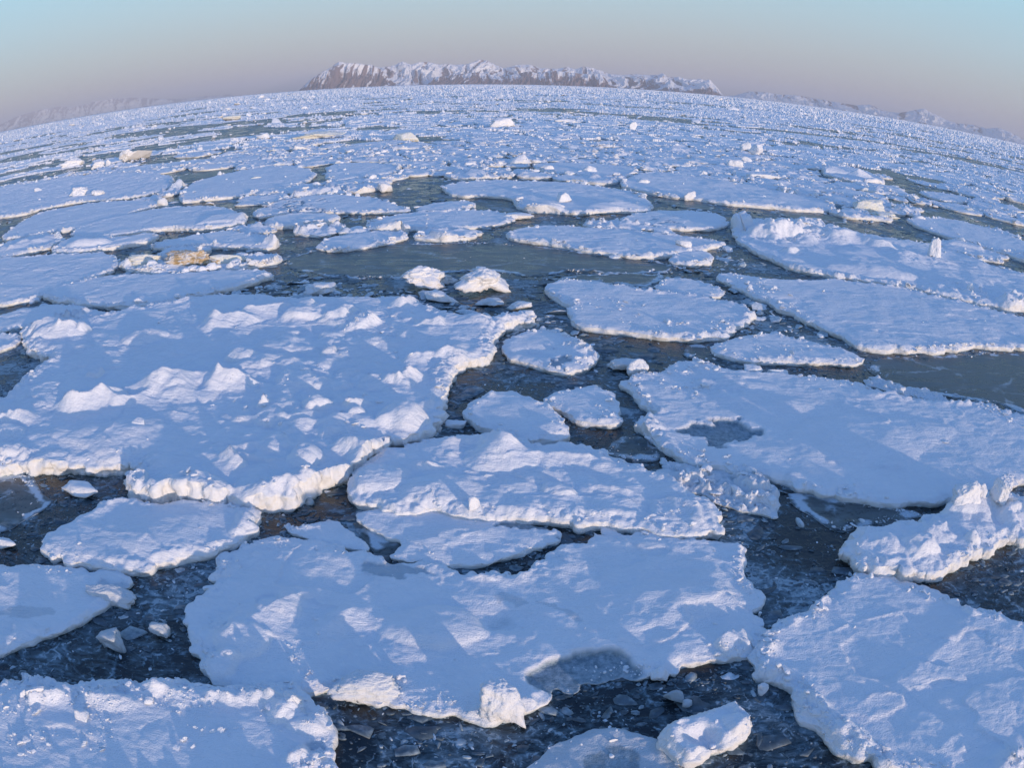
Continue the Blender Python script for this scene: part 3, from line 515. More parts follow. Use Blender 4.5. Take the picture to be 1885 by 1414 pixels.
F('narrow floe ending in a sunlit brownish tip, above the big right floe', [(1307, 641), (1330, 630), (1390, 617), (1440, 619), (1510, 637), (1560, 651), (1590, 661), (1580, 672), (1530, 673), (1505, 668), (1430, 664), (1415, 670), (1350, 662), (1320, 653)], fb=.26, rim=.12, rubble=180, rubs=.08, rzones=[((1440, 645, 80, 14), .5)])
F('broad right hand floe with an oval grey thawed hollow at its left end',
  [(1147, 702), (1180, 694), (1215, 691), (1255, 664), (1300, 670), (1340, 687), (1400, 692), (1450, 690), (1510, 697), (1570, 704), (1600, 722), (1650, 738), (1700, 740), (1750, 742), (1810, 747), (1860, 757), (1900, 777), (2000, 800), (2000, 870), (1900, 882), (1820, 900), (1740, 925), (1720, 938), (1640, 925), (1560, 912), (1490, 898), (1430, 880), (1400, 872), (1350, 870), (1290, 862), (1245, 847), (1230, 832), (1205, 812), (1180, 798), (1172, 780), (1192, 768), (1190, 747), (1165, 722)],
  fb=.3, cell=.08, rim=.14, und=.055, unds=4, sas=.016, rubble=700, rubs=.075, rzones=[((1290, 700, 80, 30), .6), ((1290, 830, 80, 20), .6), ((1600, 705, 60, 10), .8), ((1440, 890, 120, 12, 12), .8), ((1850, 765, 50, 12, 20), 1)],
  hum=[(1190, 790, 26, 18, 'ridge', 1.6, -60), (1400, 740, 120, 8, 'ridge', .4, -20), (1600, 800, 160, 8, 'dome', .6), (1640, 730, 60, 10, 'ridge', .3, -15)], melt=[((1330, 790, 75, 20, 3), 1.05, .8)], rough=[((1300, 710, 90, 30), .08, .5)])
F('long smooth floe reaching the right edge under the hummocky one', [(1317, 510), (1350, 505), (1400, 514), (1460, 522), (1530, 514), (1600, 524), (1680, 537), (1740, 552), (1800, 567), (1900, 592), (2010, 612), (2010, 650), (1900, 642), (1830, 640), (1780, 642), (1700, 650), (1620, 646), (1580, 640), (1540, 620), (1480, 592), (1430, 567), (1380, 542), (1340, 523)], fb=.34, rim=.14, cell=.1, rubble=420, rubs=.1, rzones=[((1400, 530, 90, 14, 30), .6), ((1750, 645, 160, 8), .8)], und=.06, unds=5)
F('large upper right floe carrying a line of snow hummocks',
  [(1350, 432), (1350, 412), (1380, 405), (1420, 408), (1480, 412), (1560, 424), (1600, 436), (1650, 444), (1720, 454), (1780, 472), (1830, 492), (1900, 512), (2000, 525), (2000, 580), (1900, 575), (1840, 568), (1780, 555), (1740, 548), (1680, 530), (1600, 520), (1560, 512), (1520, 508), (1470, 497), (1420, 480), (1385, 463), (1360, 447)],
  fb=.42, cell=.1, rim=.16, und=.14, unds=4, rubble=420, rubs=.16, rzones=[((1450, 420, 100, 22), .9), ((1840, 560, 80, 18, 20), 1.0)], rough=[((1460, 425, 110, 26), .5, 1.2), ((1800, 540, 120, 20, 15), .2, 1.0)],
  hum=[(1365, 418, 17, 34, 'slab', .9, 20), (1395, 432, 36, 12, 'dome', .8), (1450, 434, 44, 22, 'dome', .6), (1440, 426, 40, 18, 'drift', .8, -15), (1490, 432, 40, 16, 'facet', .8), (1560, 444, 60, 24, 'drift', .7, 10), (1615, 454, 46, 16, 'drift', .8, -10), (1458, 462, 22, 16, 'drift', 1), (1590, 500, 90, 10, 'dome', .5), (1870, 560, 50, 26, 'ridge', .6, 20), (1700, 480, 80, 12, 'ridge', .6, -10)])
for a in ((1768, 936, 62, 46, .7, 5, 4, 6, .3), (1800, 930, 26, 34, .8, 4, 4, 6, .25), (1838, 934, 48, 46, .8, 5, 5, 6, .32), (1866, 940, 44, 22, .8, 4, 5, 7, .3)): B('', *a, zb=.42, parent=knobby, name='snow_knob')
F('hollowed block with a scooped top drifting at the bottom, right of centre', [(1220, 1352), (1238, 1334), (1285, 1326), (1325, 1308), (1350, 1312), (1370, 1330), (1371, 1352), (1342, 1370), (1302, 1386), (1262, 1404), (1240, 1398), (1224, 1376)],
  cat='ice block', name='ice_block', fb=.52, cell=.03, rim=.12, rimw=.12, und=.05, unds=.8, hum=[(1290, 1345, 48, 22, 'pit', .5, -20), (1355, 1330, 22, 8, 'dome', 1), (1240, 1350, 20, 8, 'dome', 1)], wallout=.09, edge=.12, rubble=40, rubs=.04)
# middle distance
F('small floe with a lumpy rim left of the wide dark pan', [(578, 457), (610, 437), (680, 430), (745, 427), (755, 437), (720, 448), (670, 458), (620, 463)], fb=.28, rim=.2, rubble=120, rubs=.12, cell=.1)
F('thin low floe in front of the round thin pan at upper middle', [(668, 414), (720, 397), (790, 391), (870, 389), (930, 393), (950, 403), (920, 415), (850, 423), (770, 425), (700, 420)], fb=.3, rim=.2, rubble=160, rubs=.13, cell=.11)
F('long low floe behind the wide dark pan', [(928, 432), (960, 420), (1020, 417), (1100, 422), (1200, 430), (1280, 441), (1340, 449), (1290, 460), (1230, 475), (1150, 472), (1080, 462), (1000, 448), (950, 442)], fb=.36, rim=.18, rubble=200, rubs=.13, cell=.11)
F('small round floe at the right tip of the long low floe', [(1225, 479), (1250, 464), (1300, 464), (1315, 479), (1300, 490), (1250, 488)], fb=.3, rim=.15, rubble=60, rubs=.11, cell=.1)
F('smooth rounded floe left of the hummocky upper right floe', [(1140, 403), (1180, 391), (1260, 389), (1330, 396), (1345, 415), (1310, 425), (1230, 420), (1160, 412)], fb=.34, rim=.1, rubble=60, rubs=.1, cell=.11, melt=[((1225, 405, 18, 4), .5, .2)])
F('wide flat floe carrying the white snow cube at upper middle', [(808, 344), (860, 337), (916, 333), (971, 336), (1046, 337), (1120, 348), (1179, 359), (1209, 383), (1179, 392), (1120, 390), (1064, 394), (1008, 390), (957, 387), (949, 368), (905, 361), (838, 363)], fb=.4, rim=.22, rubble=260, rubs=.17, cell=.14, hum=[(1000, 385, 40, 12, 'dome', .6), (1130, 380, 50, 8, 'dome', .6)])
F('very wide smooth floe at upper right pointing to the yellow block', [(1130, 342), (1190, 316), (1241, 321), (1308, 332), (1371, 340), (1445, 357), (1508, 368), (1541, 382), (1534, 390), (1475, 388), (1408, 381), (1334, 376), (1278, 367), (1233, 363), (1185, 353)], fb=.45, rim=.22, rubble=240, rubs=.18, cell=.14, und=.12, unds=7)
F('long floe with a straight sunlit edge reaching into the dark lead at left', [(80, 555), (93, 533), (156, 520), (208, 511), (260, 509), (334, 507), (386, 502), (457, 504), (507, 507), (483, 518), (427, 532), (390, 540), (334, 555), (290, 563), (238, 565), (208, 567), (149, 558)], fb=.4, rim=.14, rubble=160, rubs=.1, cell=.085)
F('flat floe at the left edge beside the brown block', [(-37, 484), (0, 478), (111, 470), (208, 468), (223, 484), (200, 505), (149, 521), (85, 544), (37, 557), (0, 563), (-37, 565)], fb=.35, rim=.14, rubble=100, rubs=.1, cell=.09)
F('low crumbled floe at the left edge above the great hummocky floe', [(-40, 592), (0, 582), (45, 569), (111, 561), (180, 570), (150, 584), (100, 592), (50, 602), (0, 612), (-40, 612)], fb=.22, rim=.12, rubble=120, rubs=.09, cell=.08)
F('tiny rounded floe touching the left edge beside the dark gap', [(-40, 627), (0, 617), (36, 619), (42, 628), (10, 645), (-40, 655)], fb=.26, rim=.1, rubble=30, rubs=.07, cell=.07)
F('left floe with a bright cliff at its right end', [(123, 438), (149, 418), (260, 392), (316, 384), (390, 382), (427, 388), (457, 404), (453, 412), (368, 425), (327, 421), (282, 425), (240, 431), (180, 441)], fb=.5, rim=.1, rubble=80, rubs=.12, cell=.11, hum=[(410, 405, 44, 9, 'slab', .8)])
F('second sunlit cliff floe at left just above the brown block', [(93, 462), (123, 443), (160, 436), (223, 441), (290, 432), (293, 440), (260, 449), (197, 458), (149, 466), (111, 466)], fb=.5, rim=.12, rubble=80, rubs=.12, cell=.1, hum=[(160, 450, 50, 12, 'dome', .5)])
F('broad smooth floe near the left edge with a rough lit front rim', [(0, 440), (48, 404), (93, 389), (186, 374), (260, 370), (312, 374), (260, 388), (208, 406), (160, 421), (74, 432), (22, 443)], fb=.4, rim=.2, rubble=180, rubs=.15, cell=.12)
F('higher wide floe cut by the left edge with wind ripples', [(-30, 352), (0, 348), (111, 329), (223, 318), (320, 322), (318, 348), (238, 367), (149, 371), (74, 386), (37, 397), (-30, 404)], fb=.4, rim=.24, rubble=200, rubs=.2, cell=.16, und=.14)
F('very wide smooth floe between the cliff floe and the pack at left', [(325, 376), (338, 344), (408, 322), (520, 303), (590, 317), (557, 342), (483, 354), (445, 362), (371, 369)], fb=.4, rim=.24, rubble=200, rubs=.2, cell=.16)
F('narrow floe with a bright straight edge beside the dark lead at left of centre', [(486, 414), (494, 404), (557, 395), (627, 399), (627, 406), (557, 417), (509, 419)], fb=.45, rim=.1, rubble=50, rubs=.12, cell=.11)
F('long thin floe crossing behind the bright edged narrow floe', [(457, 395), (505, 373), (594, 359), (680, 364), (723, 377), (760, 388), (730, 392), (656, 393), (560, 391), (480, 401)], fb=.36, rim=.22, rubble=160, rubs=.16, cell=.13, melt=[((540, 383, 44, 4), .8, .6)])
F('lumpy floe behind the brown block with a ragged right tip', [(271, 454), (316, 443), (401, 428), (431, 428), (516, 440), (512, 458), (446, 458), (371, 454), (316, 461)], fb=.34, rim=.22, rubble=200, rubs=.14, cell=.1, hum=[(500, 448, 22, 16, 'ridge', .8)])
F('rubble covered floe under the brown block', [(222, 495), (228, 480), (262, 478), (330, 482), (420, 478), (470, 472), (518, 470), (520, 482), (460, 492), (400, 500), (330, 508), (270, 505)], fb=.3, rim=.3, rubble=420, rubs=.2, cell=.09, hum=[(235, 488, 20, 16, 'ridge', 1), (300, 492, 60, 10, 'ridge', .6)])
F('small rounded floe beyond the dark lead at upper middle', [(763, 385), (808, 374), (875, 372), (875, 381), (830, 392), (775, 392)], fb=.34, rim=.12, rubble=50, rubs=.13, cell=.13)
F('low wide floe above the snow cube floe', [(975, 303), (1046, 301), (1140, 305), (1180, 313), (1160, 328), (1105, 328), (1046, 323), (994, 316)], fb=.4, rim=.24, rubble=140, rubs=.2, cell=.18)
F('pale floe with lit front rim above the crossing thin floe', [(600, 303), (674, 300), (741, 307), (734, 317), (667, 328), (600, 338)], fb=.4, rim=.24, rubble=140, rubs=.2, cell=.18)
F('long wedge floe on the right edge beyond the snow pillar', [(1664, 403), (1742, 403), (1816, 421), (1885, 447), (1940, 468), (1885, 473), (1816, 461), (1742, 436), (1686, 418)], fb=.4, rim=.2, rubble=160, rubs=.16, cell=.13)
F('humped pale floe with a small spike at upper right', [(1508, 318), (1527, 306), (1582, 312), (1623, 329), (1631, 341), (1586, 337), (1542, 329)], fb=.6, rim=.3, rubble=90, rubs=.2, cell=.15, hum=[(1585, 326, 24, 20, 'cone', .8), (1540, 318, 40, 12, 'dome', .6), (1610, 335, 26, 8, 'dome', .8)])
F('small low floe right of the humped pale floe', [(1683, 351), (1742, 358), (1787, 366), (1779, 376), (1724, 369)], fb=.4, rim=.2, rubble=70, rubs=.18, cell=.14)
# thin dark pans
TH = dict(thin=True, mat=M_THIN, wetall=1.0, und=.004, sas=.002, cat='thin ice', name='thin_ice_sheet', edge=.1)
def T(label, pts, rimh=.05, **kw):
    k = dict(TH); k.update(fb=.03, rim=rimh, rimw=.35); k.update(kw); return F(label, pts, **k)
T('wide dark pan of thin ice with a pale slushy rim, across the upper middle', [(520, 482), (560, 464), (650, 452), (760, 448), (900, 448), (1000, 453), (1100, 471), (1200, 481), (1255, 491), (1240, 500), (1150, 506), (1050, 500), (980, 511), (930, 500), (860, 498), (760, 511), (700, 513), (620, 511), (560, 501), (530, 493)], rimh=.12, rubble=500, rubs=.05, cell=.1)
T('smaller oval dark pan right of the sunlit blocks', [(1000, 515), (1060, 506), (1150, 502), (1230, 506), (1215, 516), (1200, 530), (1130, 524), (1080, 517), (1030, 517)], rubble=140, rubs=.05)
T('smooth dark sheet of new ice at the right edge under the long smooth floe', [(1600, 664), (1660, 655), (1780, 652), (1900, 650), (1990, 655), (1990, 760), (1900, 765), (1850, 748), (1760, 734), (1680, 722), (1630, 700), (1596, 680)], rubble=260, rubs=.04, cell=.09)
T('grey green thin sheet along the front of the broad right floe', [(1450, 906), (1520, 912), (1600, 924), (1690, 945), (1700, 955), (1640, 966), (1570, 975), (1555, 985), (1500, 960), (1460, 930)], rubble=200, rubs=.05)
T('cracked thin pan between the wedge floe and the broad right floe', [(1112, 828), (1130, 808), (1170, 800), (1205, 818), (1225, 838), (1212, 852), (1160, 850), (1130, 842)], rimh=.1, rubble=60, rubs=.05)
T('grey thin pan at the left edge below the great hummocky floe', [(-40, 880), (20, 872), (70, 880), (75, 905), (100, 925), (60, 950), (20, 975), (-40, 985)], rimh=.1, rubble=160, rubs=.05)
T('thin pan below the narrow floe with a sunlit tip', [(1255, 640), (1285, 630), (1305, 645), (1330, 662), (1300, 668), (1262, 660)], rimh=.1, rubble=50, rubs=.05)
# ------------------------------------------------------------------ single blocks of ice, standing in the water or on floes
Bk = lambda *a, **k: B(*a, **k)
Bk('left of the two sunlit lumpy blocks in the dark lead above the great floe', 790, 526, 106, 37, .8, 5, 6, 9, .42)
Bk('right of the two sunlit lumpy blocks in the dark lead above the great floe', 890, 536, 106, 40, .8, 5, 5, 8, .40)
Bk('low flat piece just below the two sunlit blocks', 815, 552, 70, 16, .7, 4, 6, 9, .2)
Bk('sunlit ridged lump in the lead right of the great floe tip', 955, 570, 50, 14, .6, 4, 6, 9, .25)
Bk('grey slushy lump left of the ridged sunlit lump', 900, 562, 56, 12, .7, 4, 6, 8, .3, wet=.3)
Bk('sunlit angular block beside the left tip of the broad right floe', 1172, 688, 42, 28, .9, 5, 8, 14, .18)
Bk('crumbly blue lump behind the sunlit angular block', 1145, 680, 56, 16, .8, 4, 6, 8, .35, wet=.25)
Bk('small snowy lump in the dark water left of the egg shaped floe', 838, 784, 44, 10, .6, 4, 6, 9, .2)
Bk('small cube shaped glassy piece behind the hollowed block', 1238, 1292, 36, 20, .8, 4, 4, 20, .06, wet=.6)
Bk('tiny glassy piece next to the cube shaped one', 1264, 1304, 20, 14, .8, 3, 4, 20, .06, wet=.4)
Bk('lone small lump in slush above the hollowed block', 1402, 1278, 22, 16, .8, 4, 5, 12, .15, wet=.2)
Bk('glassy crumbling wedge lying on the lower left edge of the broad flat floe', 675, 1282, 140, 34, .5, 5, 7, 9, .3, rot=14, wet=.22)
Bk('sunlit lump on the bottom point of the broad flat floe', 925, 1318, 84, 52, .8, 5, 5, 8, .26, zb=.05)
Bk('rounded whitish lump awash in the left dark lead', 213, 1186, 60, 24, .8, 4, 4, 8, .2, wet=.45)
Bk('smaller rounded lump awash in the left dark lead', 298, 1172, 40, 22, .7, 4, 4, 9, .2, wet=.4)
Bk('clear tilted plate stuck in the tip of the left edge floe', 205, 1108, 110, 22, .45, 5, 6, 12, .22, rot=8, tilt=18, wet=.3)
Bk('small flat white piece in the lead above the oval floe', 152, 908, 96, 16, .5, 4, 5, 10, .15)
Bk('narrow snowy strip at the left edge above the cut flat floe', 8, 1004, 70, 12, .4, 4, 5, 9, .15)
Bk('small upright snow block on the front edge of the centre floe', 873, 938, 26, 24, .8, 4, 7, 14, .2, zb=.36, rot=20)
Bk('white snow cube standing on the wide flat floe at upper middle', 1038, 370, 26, 15, 1, 4, 2, 30, .08, zb=.36, rot=12)
Bk('tall snow pillar standing on the large upper right floe', 1718, 474, 24, 34, .8, 5, 4, 8, .22, zb=.36)
Bk('little snow tooth near the right edge on the hummocky floe', 1785, 538, 18, 16, .8, 4, 5, 10, .2, zb=.36)
Bk('blocky snow tower at the left end of the line of hummocks', 1366, 430, 26, 38, .9, 5, 5, 16, .15, zb=.2)
Bk('yellowish block of old ice in the water at upper right', 1600, 392, 76, 24, .6, 5, 7, 9, .26, mat=M_YELLOW)
Bk('broken yellowish pieces in front of the old yellow block', 1625, 402, 62, 12, .6, 4, 7, 9, .35, mat=M_YELLOW)
Bk('cream coloured flat topped block far off left of centre', 748, 260, 50, 17, .6, 4, 4, 16, .15, mat=M_YELLOW)
Bk('long cream ridge of old ice left of the flat topped cream block', 585, 256, 110, 13, .4, 5, 7, 8, .3, mat=M_YELLOW)
Bk('small flat cream slab in the far pack on the left', 428, 222, 40, 10, .6, 4, 4, 16, .15, mat=M_YELLOW)
Bk('angular white block beside the long cream ridge', 486, 256, 30, 11, .7, 4, 5, 16, .12)
o_ = Bk('brown dirt stained block of ice on the rubble floe at left', 360, 488, 118, 27, .42, 5, 2, 9, .42, zb=.22, mat=M_DIRTY, rot=8, strata=.2)
Bk('pale tan slab leaning on the right side of the brown block', 425, 482, 86, 15, .5, 5, 3, 14, .2, zb=.2, mat=M_YELLOW, rot=-4, strata=.14)
Bk('cream slab with an upturned end left of the brown block', 262, 492, 76, 20, .5, 5, 3, 12, .25, zb=.1, mat=M_YELLOW, rot=8, strata=.14)
Bk('round white lump right of the brown block', 436, 491, 24, 14, .9, 4, 3, 6, .12, zb=.1)
Bk('white lumps piled at left far side, largest of the cluster', 148, 362, 44, 17, .7, 5, 6, 9, .42, zb=.2)
Bk('small white lump right of the largest cluster at far left', 178, 360, 26, 10, .8, 5, 6, 10, .42, zb=.2)
Bk('peaked white block on the far left pack like a small tent', 133, 306, 44, 15, .7, 5, 7, 12, .42, zb=.1)
Bk('upright white block in the far left pack, tallest there', 232, 296, 26, 20, .8, 5, 6, 12, .42, zb=.1)
Bk('rounded white block between the tent like and the tallest one', 180, 309, 30, 12, .8, 5, 5, 9, .42, zb=.1)
Bk('thin slab leaning beside the rounded far left block', 199, 308, 14, 14, .4, 3, 4, 20, .1, zb=.1, tilt=25)
Bk('pair of snow teeth in the far right pack, left one', 1372, 278, 22, 16, .8, 4, 6, 14, .2, zb=.1)
Bk('pair of snow teeth in the far right pack, right one', 1392, 286, 26, 20, .8, 4, 6, 14, .2, zb=.1)
Bk('small peaked block left of the yellow block, on the far lead', 1352, 308, 34, 14, .7, 4, 6, 12, .25, zb=.1)
Bk('flat white slab in the far right lead with a lit face', 1405, 331, 66, 11, .4, 4, 5, 14, .15)
Bk('big white rubble heap far behind the snow cube', 925, 234, 46, 18, .7, 4, 8, 10, .35, zb=.1)
Bk('low white slab right of the big far rubble heap', 1040, 225, 40, 7, .5, 3, 5, 14, .15, zb=.1)
Bk('small sunlit lump on the front rim of the snow cube floe', 1010, 386, 60, 14, .5, 4, 6, 9, .25, zb=.15)
Bk('low slab at the water left of the small sunlit lump', 948, 402, 70, 10, .5, 4, 6, 9, .2)
Bk('white lump at the right tip of the long low floe', 1257, 456, 30, 14, .8, 4, 5, 9, .2, zb=.25)
Bk('wind carved upright white piece at the far right pack', 1165, 240, 16, 16, .8, 4, 5, 12, .2, zb=.1)
Bk('small lumpy slush heap left of the two sunlit blocks', 590, 538, 60, 16, .8, 4, 7, 8, .4, wet=.15)
Bk('bright broken lump on the front right tip of the flat pointed floe', 1430, 690, 44, 12, .7, 4, 6, 9, .22)
Bk('snowy lump left of the bright broken lump', 1385, 688, 40, 14, .7, 4, 5, 9, .2)
Bk('knobbly white block stuck on the right corner of the bottom left slab', 538, 1304, 40, 26, .8, 5, 6, 9, .22, zb=.28)
Bk('small cubic snow chunk in the middle of the bottom left slab', 155, 1325, 28, 16, .8, 4, 5, 16, .14, zb=.28)
Bk('tilted plate of ice standing on the bottom left slab', 82, 1284, 66, 22, .22, 4, 4, 16, .12, zb=.28, rot=35, tilt=20)
Bk('flat plate perched on the back left corner of the broad flat floe', 424, 1050, 44, 8, .6, 4, 4, 20, .1, zb=.12)
Bk('smooth pale slab frozen to the lower right rim of the broad flat floe', 1362, 1182, 44, 18, .9, 4, 4, 12, .1, zb=.1, rot=20)
Bk('small knob of snow where the broad flat floe rim meets the dark water', 1215, 1248, 36, 14, .7, 4, 6, 9, .2, zb=.05)
# frozen slush heaps: crumbly mounds in the water
def heap(label, poly, amp, seed, n, size):
    P = at(*np.array(poly, float).T, .05); ALL.append(P)
    o = make_floe(P, fb=.10, seed=seed, cell=.05, und=.03, rim=.03, rough=[((np.mean([p[0] for p in poly]), np.mean([p[1] for p in poly]), 140, 60), amp, .35)], rubble=n, rubs=size, name='slush_heap', wetall=.2, warp=2.2,
                  rzones=[((np.mean([p[0] for p in poly]), np.mean([p[1] for p in poly]), 140, 60), 1.0)])
    tag(o, label, 'slush heap')
heap('crumbly grey blue slush heap between the centre floe and the broad right floe', [(1190, 862), (1240, 856), (1300, 868), (1360, 868), (1400, 876), (1440, 910), (1456, 945), (1440, 956), (1400, 948), (1350, 940), (1300, 918), (1250, 890)], .26, 71, 420, .09)
heap('narrow lumpy slush ridge along the left end of the broad right floe', [(1168, 770), (1188, 768), (1215, 790), (1238, 815), (1236, 832), (1215, 828), (1195, 806), (1172, 790)], .26, 72, 160, .09)
heap('thin slush ridge behind the broad right floe', [(1598, 692), (1640, 705), (1700, 722), (1756, 736), (1740, 742), (1690, 736), (1640, 728), (1605, 712)], .16, 73, 120, .08)
heap('low slush patch between the wedge floe and the cracked pan', [(1210, 838), (1250, 850), (1290, 865), (1270, 875), (1225, 862)], .12, 74, 60, .06)

# ------------------------------------------------------------------ the pack further out: Voronoi floes, each its own object
def inside_any(P, grow=0.0):
    m = np.full(len(P), -1e9); 
    for Q in ALL:
        lo, hi = Q.min(0) - 3, Q.max(0) + 3; k = ((P > lo) & (P < hi)).all(1)
        if k.any(): m[k] = np.maximum(m[k], sdf(P[k], Q))
    return m
r = np.random.default_rng(5); sites = []; tries = 0
RMAX, AZM = 165.0, 0.86
def rad_of(p): return 2.3 + 4.6 * (0.5 + .5 * float(n2(p[0] / 14, p[1] / 14, 5))) * (.55 + .45 * min(1, math.hypot(*p) / 110))
while tries < 26000:
    tries += 1; az = r.uniform(-AZM, AZM); rr = math.sqrt(r.uniform(42 ** 2, RMAX ** 2)); p = np.array([math.sin(az) * rr, math.cos(az) * rr]); R = rad_of(p)
    if all((p[0] - q[0]) ** 2 + (p[1] - q[1]) ** 2 > (.62 * (R + q[2])) ** 2 for q in sites): sites.append((p[0], p[1], R))
sites = np.array(sites)
inn = inside_any(sites[:, :2]) > -.6 * sites[:, 2] * .55
cells = []
def clip(P, n, c):
    out = []; s_ = P @ n - c
    for i in range(len(P)):
        a, b = P[i], P[(i + 1) % len(P)]; sa, sb = s_[i], s_[(i + 1) % len(P)]
        if sa <= 0: out.append(a)
        if (sa <= 0) != (sb <= 0): out.append(a + (b - a) * (sa / (sa - sb)))
    return np.array(out)
for i, (x, y, R) in enumerate(sites):
    if inside_any(np.array([[x, y]]))[0] > 0: continue
    t = np.linspace(0, 2 * math.pi, 15)[:-1] + r.uniform(0, 1); P = np.stack([x + np.cos(t) * R * 1.5, y + np.sin(t) * R * 1.25], -1)
    dd = np.hypot(sites[:, 0] - x, sites[:, 1] - y); gap = .10 + 1.1 * r.random() ** 2.5
    for j in np.where((dd > 0) & (dd < 16))[0]:
        q = sites[j]; n = np.array([q[0] - x, q[1] - y]); L = np.linalg.norm(n); n /= L; w_ = .5 + .5 * (R * R - q[2] ** 2) / (L * L) * .6
        P = clip(P, n, n @ np.array([x, y]) + L * np.clip(w_, .25, .75) - gap * (.15 + .6 * r.random()))
        if len(P) < 3: break
    if len(P) < 3: continue
    # subdivide, then pull points that fall on a traced floe back out of it
    Q = []
    for a, b in zip(P, np.roll(P, -1, 0)):
        m = max(1, int(np.linalg.norm(b - a) / 1.2)); Q += [a + (b - a) * k / m for k in range(m)]
    P = np.array(Q); c0 = P.mean(0)
    for _ in range(12):
        k = inside_any(P) > -.25
        if not k.any(): break
        P[k] += (c0 - P[k]) * .16
    area = .5 * abs(np.sum(P[:, 0] * np.roll(P[:, 1], -1) - P[:, 1] * np.roll(P[:, 0], -1)))
    if area < 2.2: continue
    pxy = proj(c0[0], c0[1], 0.)
    if not (-30 < pxy[0] < 1915) or (pxy[1] > 440 and 500 < pxy[0] < 1700) or math.hypot(*c0) < 44: continue
    cells.append((math.hypot(*c0), P, area, c0, pxy))
cells.sort(key=lambda q: q[0])
lead = lambda p: float(fb2(p[0] / 34, p[1] / 17, 3, 91))              # open or thinly frozen leads run across the pack
kept = []; nfl = 0; rmax_kept = 0
SZ = lambda a: 'small' if a < 14 else ('medium sized' if a < 45 else 'large')
for dist, P, area, c0, pxy in cells:
    L = lead(c0)
    if L > .62 or r.random() < .03: continue
    if nfl >= 236: break
    nfl += 1; rmax_kept = dist; sd = 3000 + nfl
    thin_ = L > .44
    pos = '%d%% across, %d%% down' % (round(100 * pxy[0] / W0), round(100 * pxy[1] / H0))
    if thin_:
        o = make_floe(P, fb=.04, seed=sd, cell=max(.2, dist * .003), thin=True, mat=M_THIN, wetall=1, rim=.1, round_=False, und=.01, sas=.003, name='thin_ice_sheet')
        tag(o, '%s dark sheet of thin ice, place in photo %s' % (SZ(area), pos), 'thin ice', 'thin ice sheets in the middle distance pack')
    else:
        hum = []; m_ = mpp(*pxy)[0]; kind = r.random()
        for _ in range(r.integers(0, 4) if kind < .6 else r.integers(3, 7)):
            k = P[r.integers(len(P))] * r.uniform(.2, .9); 
            h = c0 + (P[r.integers(len(P))] - c0) * r.uniform(.2, .85); hx, hy = proj(h[0], h[1], .3); big = r.random() < .15
            hum.append((float(hx), float(hy), (r.uniform(.4, 1.1) + big) / m_, (r.uniform(.10, .3) + .25 * big) / m_, ['drift', 'slab', 'facet', 'dome', 'ridge'][r.integers(5)], r.uniform(.5, 1), r.uniform(0, 180)))
        o = make_floe(P, fb=r.uniform(.22, .5), seed=sd, cell=max(.14, dist * .0024), und=.08, unds=4, rim=r.uniform(.12, .42), rimw=.5, hum=hum, rubble=int(min(170, 8 + area * r.uniform(.8, 3.2))), rubs=.19, subr=2 if dist < 90 else 1, round_=r.random() < .3, warp=1.8, crease=.06)
        kd = 'flat' if len(hum) < 2 else ('hummocky' if len(hum) > 3 else 'lumpy')
        tag(o, '%s %s snow floe, place in photo %s' % (SZ(area), kd, pos), 'ice floe', 'floes of the middle distance pack')
    ALL.append(P)
print('floes kept', nfl, 'to', rmax_kept, 'of', len(cells))

# ------------------------------------------------------------------ single blocks among those floes (countable), more of them far off as one mass
r = np.random.default_rng(15); nb_ = 0
while nb_ < 64:
    px, py = r.uniform(0, 1885), r.uniform(215, 380); hz = np.interp(px, HZ[:, 0], HZ[:, 1])
    py = hz + 50 + 150 * r.random() ** 1.3; p = at(px, py)
    if not 45 < math.hypot(*p) < rmax_kept + 20: continue
    big = r.random() < .25; wm = r.uniform(.5, 1.1) + 1.2 * big; m_ = mpp(px, py)[0]; nb_ += 1
    cr = r.random() < .12
    B('%s%s block of ice in the pack, %d%% across, %d%% down' % ('big ' if big else 'small ', 'cream coloured' if cr else 'white', round(px / 18.85), round(py / 14.14)), px, py,
      wm / m_, wm * r.uniform(.18, .45) / m_, r.uniform(.5, .9), 3, 7, 12, .3, rot=r.uniform(-40, 40), zb=.1, sink=.3, mat=M_YELLOW if cr else M_SNOW, group='loose blocks of ice in the middle distance')

# ------------------------------------------------------------------ far pack out to the horizon, too many floes to count
R0 = rmax_kept - 6; rows = int(math.log(15000 / R0) / .0038); cols = 1900
rr = R0 * np.exp(np.arange(rows) * .0038); az = np.linspace(-.93, .93, cols); A, Rr = np.meshgrid(az, rr)
Rr = Rr * (1 + .0015 * n2(A * 900, Rr * .5, 4)); X = np.sin(A) * Rr; Y = np.cos(A) * Rr
wx, wy = 2.6 * fb2(X / 7, Y / 7, 3, 200), 2.6 * fb2(X / 7, Y / 7, 3, 201)
big = Rr * 0 + 1; F1, F2, I = worley((X + wx * 1.6) / 17, (Y + wy * 1.6) / 12.5, 210)
e = F2 - F1; ld = fb2(X / 90, Y / 45, 3, 220); thr = .03 + .12 * np.clip(ld + .3, 0, 1) + .04 * (I + 1)
crk = np.minimum(np.minimum(np.abs(fb2(X / 38, Y / 26, 4, 240)) / .07, np.abs(fb2(X / 110, Y / 66, 4, 243)) / .048), np.minimum(np.abs(fb2(X / 330, Y / 190, 5, 241)) / .034, np.abs(fb2(X / 950, Y / 520, 5, 242)) / .028))
crk = np.where(Rr > 200, crk, 2)
solid = sm((e - thr) / .05) * ((I < .80) | (ld < 0)) * (ld < .5) * (crk > 1)
amp = np.clip(Rr / 500, 1, 9)                      # coarser cells further out carry the larger ridges
